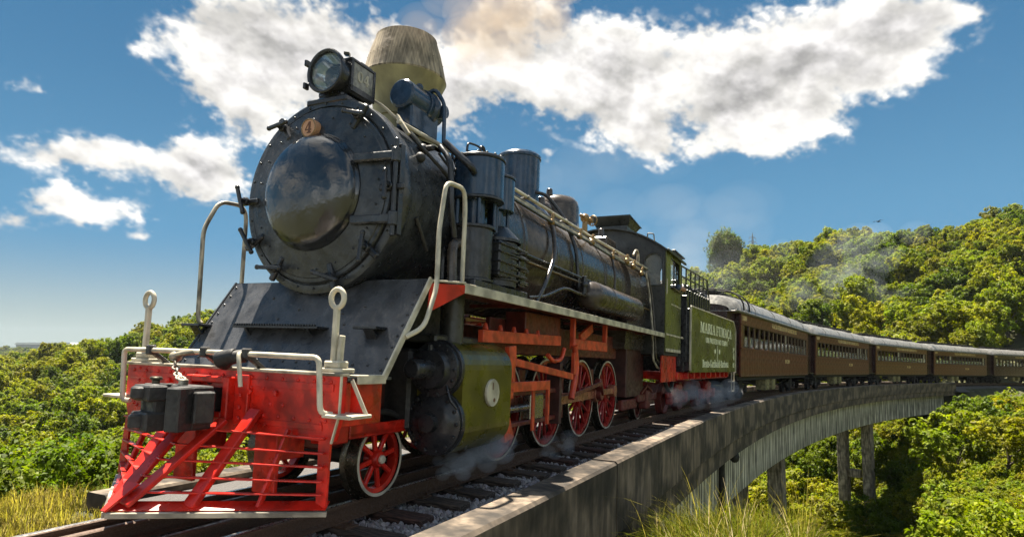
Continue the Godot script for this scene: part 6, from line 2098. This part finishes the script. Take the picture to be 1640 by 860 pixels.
func build_vegetation() -> void:
	var r := RandomNumberGenerator.new(); r.seed = 77
	# crown kinds: [crown, trunk, radius factor height, words]
	var kinds := []
	for i in 3: kinds.append([crown_mesh(100 + i, Vector3(1, 0.72, 1), 1.35, 20, 8500, 0.095), trunk_mesh(i, 1.35), "round-topped"])
	for i in 2: kinds.append([crown_mesh(200 + i, Vector3(0.78, 1.0, 0.78), 1.7, 20, 8500, 0.092), trunk_mesh(10 + i, 1.7), "tall"])
	for i in 2: kinds.append([crown_mesh(300 + i, Vector3(1.05, 0.55, 1.05), 0.55, 22, 9500, 0.085), trunk_mesh(20 + i, 0.5), "low bushy"])
	kinds.append([crown_mesh(400, Vector3(0.95, 0.85, 0.95), 1.55, 15, 4200, 0.10, 0.6), trunk_mesh(30, 1.55), "loose-crowned"])
	for i in 2: kinds.append([crown_mesh(500 + i, Vector3(1.05, 0.60 + 0.2 * i, 1.05), 0.6 + 0.2 * i, 30, 20000, 0.052), trunk_mesh(40 + i, 0.5), "leafy"])
	kinds.append([crown_mesh(600, Vector3(0.80, 0.72, 0.80), 1.05, 90, 30000, 0.065), trunk_mesh(50, 1.0), "big round"])
	var tints := ["leaf_fresh", "leaf_lime", "leaf_olive", "leaf_deep", "leaf_grey", "leaf_gold"]
	var words := ["green", "yellow-green", "olive", "dark green", "grey-green", "golden green"]
	# candidates on a jittered grid that opens with distance
	var trees := []
	for ringi in [[7.0, 34.0, 2.1], [34.0, 75.0, 3.3], [75.0, 170.0, 4.7], [170.0, 345.0, 6.2], [345.0, 700.0, 9.0], [700.0, 1750.0, 18.0]]:
		var st: float = ringi[2]
		var R1: float = ringi[1]
		var nx := int(R1 / st)
		for gz in range(0, nx + 1):
			for gx in range(-nx, nx + 1):
				var x := (gx + r.randf_range(-0.42, 0.42)) * st
				var z := -(gz + r.randf_range(-0.42, 0.42)) * st
				var d := Vector2(x, z).length()
				if d < ringi[0] or d >= R1: continue
				var az := rad_to_deg(atan2(x, -z))
				if absf(az) > 52.0: continue
				if d > 345.0 and az > 14.0 and d > 430.0: continue
				var sw := track_sw(Vector3(x, 0, z)) if d < 130.0 else Vector2(999, 999)
				if d < 130.0 and sw.x < 1.5 and absf(sw.y) < 7.5 : continue
				var g := ground_h(x, z)
				var rad: float
				var kd: int
				if d < 34.0: rad = r.randf_range(1.0, 1.9)
				elif d < 75.0: rad = r.randf_range(1.7, 2.9)
				elif d < 170.0: rad = r.randf_range(2.4, 4.3)
				elif d < 345.0: rad = r.randf_range(3.0, 5.2)
				elif d < 700.0: rad = r.randf_range(4.5, 6.5)
				else: rad = r.randf_range(4.5, 7.5)
				var roll := r.randf()
				if d < 34.0: kd = 8 + r.randi() % 2
				elif roll < 0.50: kd = r.randi() % 3
				elif roll < 0.66: kd = 3 + r.randi() % 2
				elif roll < 0.90: kd = 5 + r.randi() % 2
				else: kd = 7
				var hgt: float = rad * ([2.1, 2.1, 2.1, 2.75, 2.75, 1.15, 1.15, 2.4, 1.25, 1.65][kd])
				if d < 130.0:
					var rail := O.y - sw.x * GRADE
					if absf(sw.y) < 2.4 + rad and sw.x > -3.0 and sw.x < 70.0:
						if g + hgt > rail - 3.2: continue
					if sw.y > 2.0 and sw.x > 0.0 and sw.x < 58.0 and sw.y < 16.0 and az < 31.0 and g + hgt > rail - 3.4 - (16.0 - sw.y) * 0.05: continue
					if sw.x >= 58.0 and absf(sw.y) < 2.6 + rad * 0.9 and g + hgt > rail - 0.6: continue
					# the bank on the inside of the curve: its scrub stays below the rails, and lowest where it nears the deck
					if d < 78.0 and sw.y > 0.0 and az > 29.0:
						var w := -z
						if g + hgt > -w * (0.056 if az > 35.6 else (0.058 + (35.6 - az) * 0.018)): continue
				if az < 4.0 and d < 12.0: continue
				if az > 5.0 and az < 31.0 and d < 19.0 and g + hgt > 0.33 * z: continue
				# open ground before the pillars
				if az > 18.0 and az < 34.2 and d < 46.0 and g + hgt > 0.29 * z: continue
				var tint := 0
				var q := r.randf() + hill_noise.get_noise_2d(x * 0.4 + 300.0, z * 0.4) * 0.35
				if q < 0.25: tint = 1
				elif q < 0.55: tint = 0
				elif q < 0.72: tint = 2
				elif q < 0.90: tint = 3
				else: tint = 5
				if r.randf() < 0.08: tint = 4
				trees.append([Vector3(x, g, z), rad, kd, tint, hgt, d, r.randf() * TAU, az, r.randf_range(0.88, 1.18)])
	# landmark trees on the right-hand skyline
	for q in [[1165.0, 262.0, 432.0, 372.0, 3, 10], [1338.0, 238.0, 410.0, 366.0, 3, 3], [1322.0, 232.0, 412.0, 384.0, 4, 7], [1600.0, 205.0, 366.0, 338.0, 3, 7], [1576.0, 208.0, 372.0, 346.0, 3, 4], [1545.0, 212.0, 374.0, 352.0, 2, 7], [1440.0, 236.0, 398.0, 372.0, 4, 0], [1636.0, 200.0, 350.0, 326.0, 3, 7]]:
		var w: float = q[1] / sqrt(1.0 + pow((q[0] - 820.0) / FOC, 2.0))
		var X: float = (q[0] - 820.0) / FOC * w
		var g: float = minf(ground_h(X, -w), (556.0 - q[2]) / FOC * w)
		var topy: float = (556.0 - q[3]) / FOC * w
		var kd: int = q[5]
		var hg := [2.1, 2.1, 2.1, 2.75, 2.75, 1.15, 1.15, 2.4, 1.25, 1.65, 1.75]
		trees.append([Vector3(X, g, -w), (topy - g) / hg[kd] if q[0] > 1200.0 else 8.6, kd, q[4], topy - g, q[1], r.randf() * TAU, rad_to_deg(atan2(X, w)), 1.0 if q[0] > 1200.0 else (topy - g) / (8.6 * 1.75)])
	# what can be seen: nearest first on a coarse grid of the picture, with the train standing in front
	trees.sort_custom(func(a, b): return a[5] < b[5])
	var W := 328; var Hh := 172
	var grid := PackedByteArray(); grid.resize(W * Hh)
	var hide := PackedVector2Array([Vector2(205, 860), Vector2(205, 575), Vector2(380, 450), Vector2(400, 320), Vector2(500, 100), Vector2(720, 100), Vector2(860, 250), Vector2(1100, 410), Vector2(1180, 470), Vector2(1300, 515), Vector2(1640, 565), Vector2(1640, 602), Vector2(1300, 625), Vector2(1500, 620), Vector2(1500, 655), Vector2(1250, 730), Vector2(1100, 850), Vector2(1100, 860)])
	for y in Hh:
		for x in W:
			if Geometry2D.is_point_in_polygon(Vector2(x * 5 + 2.5, y * 5 + 2.5), hide): grid[y * W + x] = 1
	var seen := []
	for i in trees.size():
		var t: Array = trees[i]
		var c := px(t[0] + Vector3(0, t[4] * 0.62, 0))
		var rx: float = t[1] * 0.95 * FOC / maxf(c.z, 1.0); var ry: float = minf(t[4] * 0.42, t[1]) * FOC / maxf(c.z, 1.0)
		var free := 0
		if c.z > 1.0:
			for y in range(maxi(0, int((c.y - ry) / 5.0)), mini(Hh, int((c.y + ry) / 5.0) + 1)):
				for x in range(maxi(0, int((c.x - rx) / 5.0)), mini(W, int((c.x + rx) / 5.0) + 1)):
					if grid[y * W + x] == 0 and pow((x * 5 + 2.5 - c.x) / rx, 2.0) + pow((y * 5 + 2.5 - c.y) / ry, 2.0) < 1.0:
						free += 1; grid[y * W + x] = 1
		seen.append([free, i, c])
	seen.sort_custom(func(a, b): return a[0] > b[0])
	var single := {}
	for k in mini(290, seen.size()):
		if seen[k][0] >= 2: single[seen[k][1]] = seen[k][2]
	var rest := {}
	var todo := []
	var hillw := ["first", "second", "third", "fourth", "last"]
	for i in trees.size():
		var t: Array = trees[i]
		var bs := Basis(Vector3.UP, t[6]).scaled(Vector3(t[1], t[1] * t[8], t[1]))
		var xf := Transform3D(bs, t[0] - Vector3(0, 0.1, 0))
		if single.has(i):
			var c: Vector3 = single[i]
			var bush: bool = t[2] == 5 or t[2] == 6 or t[2] >= 8
			var what := "bush" if bush else "tree"
			var place: String; var group: String
			if t[7] < 3.0:
				place = "beside the track at left" if t[5] < 34.0 else ("low on the left slope" if t[5] < 90.0 else ("halfway up the left hill" if t[5] < 175.0 else "on the left hill's skyline"))
				place += " by picture's edge" if c.x < 70.0 else (" before the beam" if c.x > 150.0 else "")
				group = "trees on the left hillside"
			elif c.y > 600.0 and c.x > 1500.0:
				place = "on the sunny bank hiding the viaduct's end" if t[5] > 30.0 else "at the foot of the sunny bank at right"
				group = "bushes on the bank at right"
			elif c.y > 600.0:
				place = "below the viaduct " + ("between the two pillar pairs" if c.x < 1340.0 else "beyond the far pillars")
				group = "trees under the viaduct"
			else:
				var n := 0 if c.x < 1300.0 else (1 if c.x < 1400.0 else (2 if c.x < 1490.0 else (3 if c.x < 1588.0 else 4)))
				place = ("just above the roof of the %s carriage" if t[5] < 125.0 else ("halfway up the hill above the %s carriage" if t[5] < 185.0 else "on the hilltop above the %s carriage")) % hillw[n]
				group = "trees on the right hillside"
			todo.append([("%s %s %s %s" % [words[t[3]], kinds[t[2]][2], what, place]), what, group, xf, t, c.x])
		else:
			var key: int = t[2] * 10 + t[3]
			if not rest.has(key): rest[key] = []
			rest[key].append(xf)
	# alike trees of one place are told apart by their order from the left
	todo.sort_custom(func(a, b): return a[5] < b[5])
	var same := {}
	for q in todo: same[q[0]] = same.get(q[0], 0) + 1
	var nth := {}
	var order := ["leftmost", "second from left", "third from left", "fourth from left", "fifth from left", "sixth from left", "seventh from left", "eighth from left"]
	for q in todo:
		var lab: String = q[0]
		if same[lab] > 1:
			var k: int = nth.get(lab, 0)
			nth[lab] = k + 1
			lab += ", " + (order[k] if k < same[lab] - 1 or k > 7 else "rightmost") if k < 8 else ""
		var t: Array = q[4]
		var o := thing(q[1], lab, q[1], q[3], q[2])
		part_mesh(o, "crown", kinds[t[2]][0], M[tints[t[3]]])
		part_mesh(o, "trunk", kinds[t[2]][1], M.bark)
	for key in rest:
		scatter("woodland_foliage", kinds[key / 10][0], M[tints[key % 10]], rest[key], "further trees merging into woodland on the hillsides")
	# undergrowth between them
	var under := {0: [], 1: [], 2: []}
	for i in 6400:
		var d := 5.5 * pow(42.0, r.randf())
		var az := deg_to_rad(r.randf_range(-50.0, 50.0))
		if i > 5200:
			d = r.randf_range(32.0, 80.0)
			az = deg_to_rad(r.randf_range(29.0, 44.0))
		var x := sin(az) * d; var z := -cos(az) * d
		var sw := track_sw(Vector3(x, 0, z))
		if d < 130.0 and absf(sw.y) < 3.4 and (sw.x < 4.0 or ground_h(x, z) > O.y - sw.x * GRADE - 4.0): continue
		if az < 0.07 and d < 12.0: continue
		if az > 0.0 and az < 0.56 and d < 9.5: continue
		if az > 0.3 and az < 0.6 and d < 30.0: continue
		var g := ground_h(x, z)
		var s := clampf(d * 0.022, 0.28, 1.7) * r.randf_range(0.7, 1.3)
		if d < 130.0 and sw.x > -3.0 and absf(sw.y) < 8.0 and g + s * 1.2 > O.y - sw.x * GRADE - (0.55 if sw.x > 58.0 else 2.9): continue
		under[i % 3].append(Transform3D(Basis(Vector3.UP, r.randf() * TAU).scaled(Vector3(s, s * r.randf_range(0.7, 1.1), s)), Vector3(x, g - 0.1 * s, z)))
	for k in 3:
		scatter("undergrowth", kinds[5 + k % 2][0], M[["leaf_fresh", "leaf_olive", "leaf_lime"][k]], under[k], "leafy undergrowth covering the slopes")
	# grasses: tall green tufts by the viaduct, dry ones left of the rails
	M["grass_blade"] = M.leaf_fresh.duplicate()
	M.grass_blade.resource_name = "grass_blade"
	M.grass_blade.albedo_color = Color.WHITE
	var gm := [grass_mesh(1, 70, 0.85, 0.16, 0.9, Color(0.10, 0.15, 0.02), Color(0.24, 0.24, 0.05)), grass_mesh(2, 60, 1.0, 0.14, 1.2, Color(0.12, 0.16, 0.02), Color(0.30, 0.25, 0.10)), grass_mesh(3, 46, 1.15, 0.10, 1.0, Color(0.30, 0.24, 0.12), Color(0.40, 0.33, 0.20))]
	var tufts := [[], [], []]
	for i in 560:
		var z := -r.randf_range(4.6, 8.2)
		var x := -z * r.randf_range(0.12, 0.47)
		var sw := track_sw(Vector3(x, 0, z))
		if sw.y < 2.35 or Vector2(x, z).length() < 4.6: continue
		var s := r.randf_range(0.45, 1.0)
		var k := 0 if r.randf() < 0.5 else (1 if r.randf() < 0.8 else 2)
		tufts[k].append(Transform3D(Basis(Vector3.UP, r.randf() * TAU).scaled(Vector3(s, s, s)), Vector3(x, ground_h(x, z) - 0.03, z)))
	for k in 3:
		scatter("tall_grass", gm[k], M.grass_blade, tufts[k], "tall arching grass below the parapet")
	var dm := [grass_mesh(11, 60, 0.22, 0.16, 0.7, Color(0.40, 0.31, 0.10), Color(0.52, 0.42, 0.18)), grass_mesh(12, 50, 0.20, 0.16, 0.6, Color(0.22, 0.23, 0.05), Color(0.44, 0.36, 0.12)), grass_mesh(13, 40, 0.50, 0.10, 0.8, Color(0.16, 0.18, 0.03), Color(0.34, 0.30, 0.10))]
	tufts = [[], [], []]
	for i in 2600:
		var d := r.randf_range(4.6, 12.0)
		var az := deg_to_rad(r.randf_range(-52.0, -12.0))
		var x := sin(az) * d; var z := -cos(az) * d
		var sw := track_sw(Vector3(x, 0, z))
		if (sw.y > -0.85 if sw.x < -1.0 else absf(sw.y) < 2.3): continue
		if d > 9.6 and r.randf() < 0.5: continue
		var k := 0 if r.randf() < 0.62 else 1
		if d > 8.8 and r.randf() < 0.5: k = 2
		var s := r.randf_range(0.6, 1.2)
		tufts[k].append(Transform3D(Basis(Vector3.UP, r.randf() * TAU).scaled(Vector3(s, s * r.randf_range(0.6, 1.1), s)), Vector3(x, ground_h(x, z) - 0.02, z)))
	for k in 3:
		scatter("dry_grass", dm[k], M.grass_blade, tufts[k], "dry yellow grass beside the rails at left")

# ------------------------------------------------------------------ smoke and steam
func puff(called: String, c: Vector3, size: Vector3, density: float, col: Color) -> void:
	var f := FogVolume.new()
	f.name = called
	f.shape = RenderingServer.FOG_VOLUME_SHAPE_ELLIPSOID
	f.size = size
	var m := FogMaterial.new()
	m.density = density
	m.albedo = col.linear_to_srgb()
	f.material = m
	f.position = c
	f.set_meta("kind", "stuff")
	add_child(f, true)

func at_px(x: float, y: float, depth: float) -> Vector3:
	return Vector3((x - 820.0) / FOC, (556.0 - y) / FOC, -1.0) * depth

func build_smoke() -> void:
	var brown := Color(0.62, 0.50, 0.38); var grey := Color(0.80, 0.76, 0.70); var blue := Color(0.72, 0.80, 0.90); var white := Color(0.92, 0.94, 0.96)
	var r := RandomNumberGenerator.new(); r.seed = 15
	# each line: where it starts and ends in the air, spread, puff size, how many, density
	for q in [
		["chimney_smoke", at_px(655, 42, 6.3), at_px(900, -10, 10.5), 0.32, 0.6, 40, 0.34, brown],
		["drifting_smoke", at_px(860, 230, 20.0), at_px(1120, 410, 46.0), 2.8, 2.6, 70, 0.006, grey],
		["drifting_smoke", at_px(1085, 400, 55.0), at_px(1150, 440, 80.0), 1.4, 3.0, 18, 0.007, blue],
		["drifting_smoke", at_px(1330, 500, 108.0), at_px(1385, 405, 126.0), 4.6, 4.4, 56, 0.0085, blue],
		["steam", at_px(715, 745, 5.8), at_px(790, 712, 6.6), 0.07, 0.17, 44, 1.6, white],
		["steam", at_px(872, 724, 8.7), at_px(900, 706, 9.2), 0.08, 0.15, 14, 1.5, white],
		["steam", at_px(1060, 632, 14.2), at_px(1160, 634, 17.2), 0.16, 0.34, 46, 0.55, white],
	]:
		for i in q[5]:
			var t: float = (i + r.randf()) / q[5]
			var c: Vector3 = q[1].lerp(q[2], t) + Vector3(r.randfn(), r.randfn() * 0.8, r.randfn()) * q[3]
			var s: float = q[4] * r.randf_range(0.5, 1.35) * (0.8 + 0.6 * t)
			puff(q[0], c, Vector3(s, s * r.randf_range(0.6, 0.95), s * r.randf_range(0.8, 1.2)), q[6] * r.randf_range(0.6, 1.4), q[7])
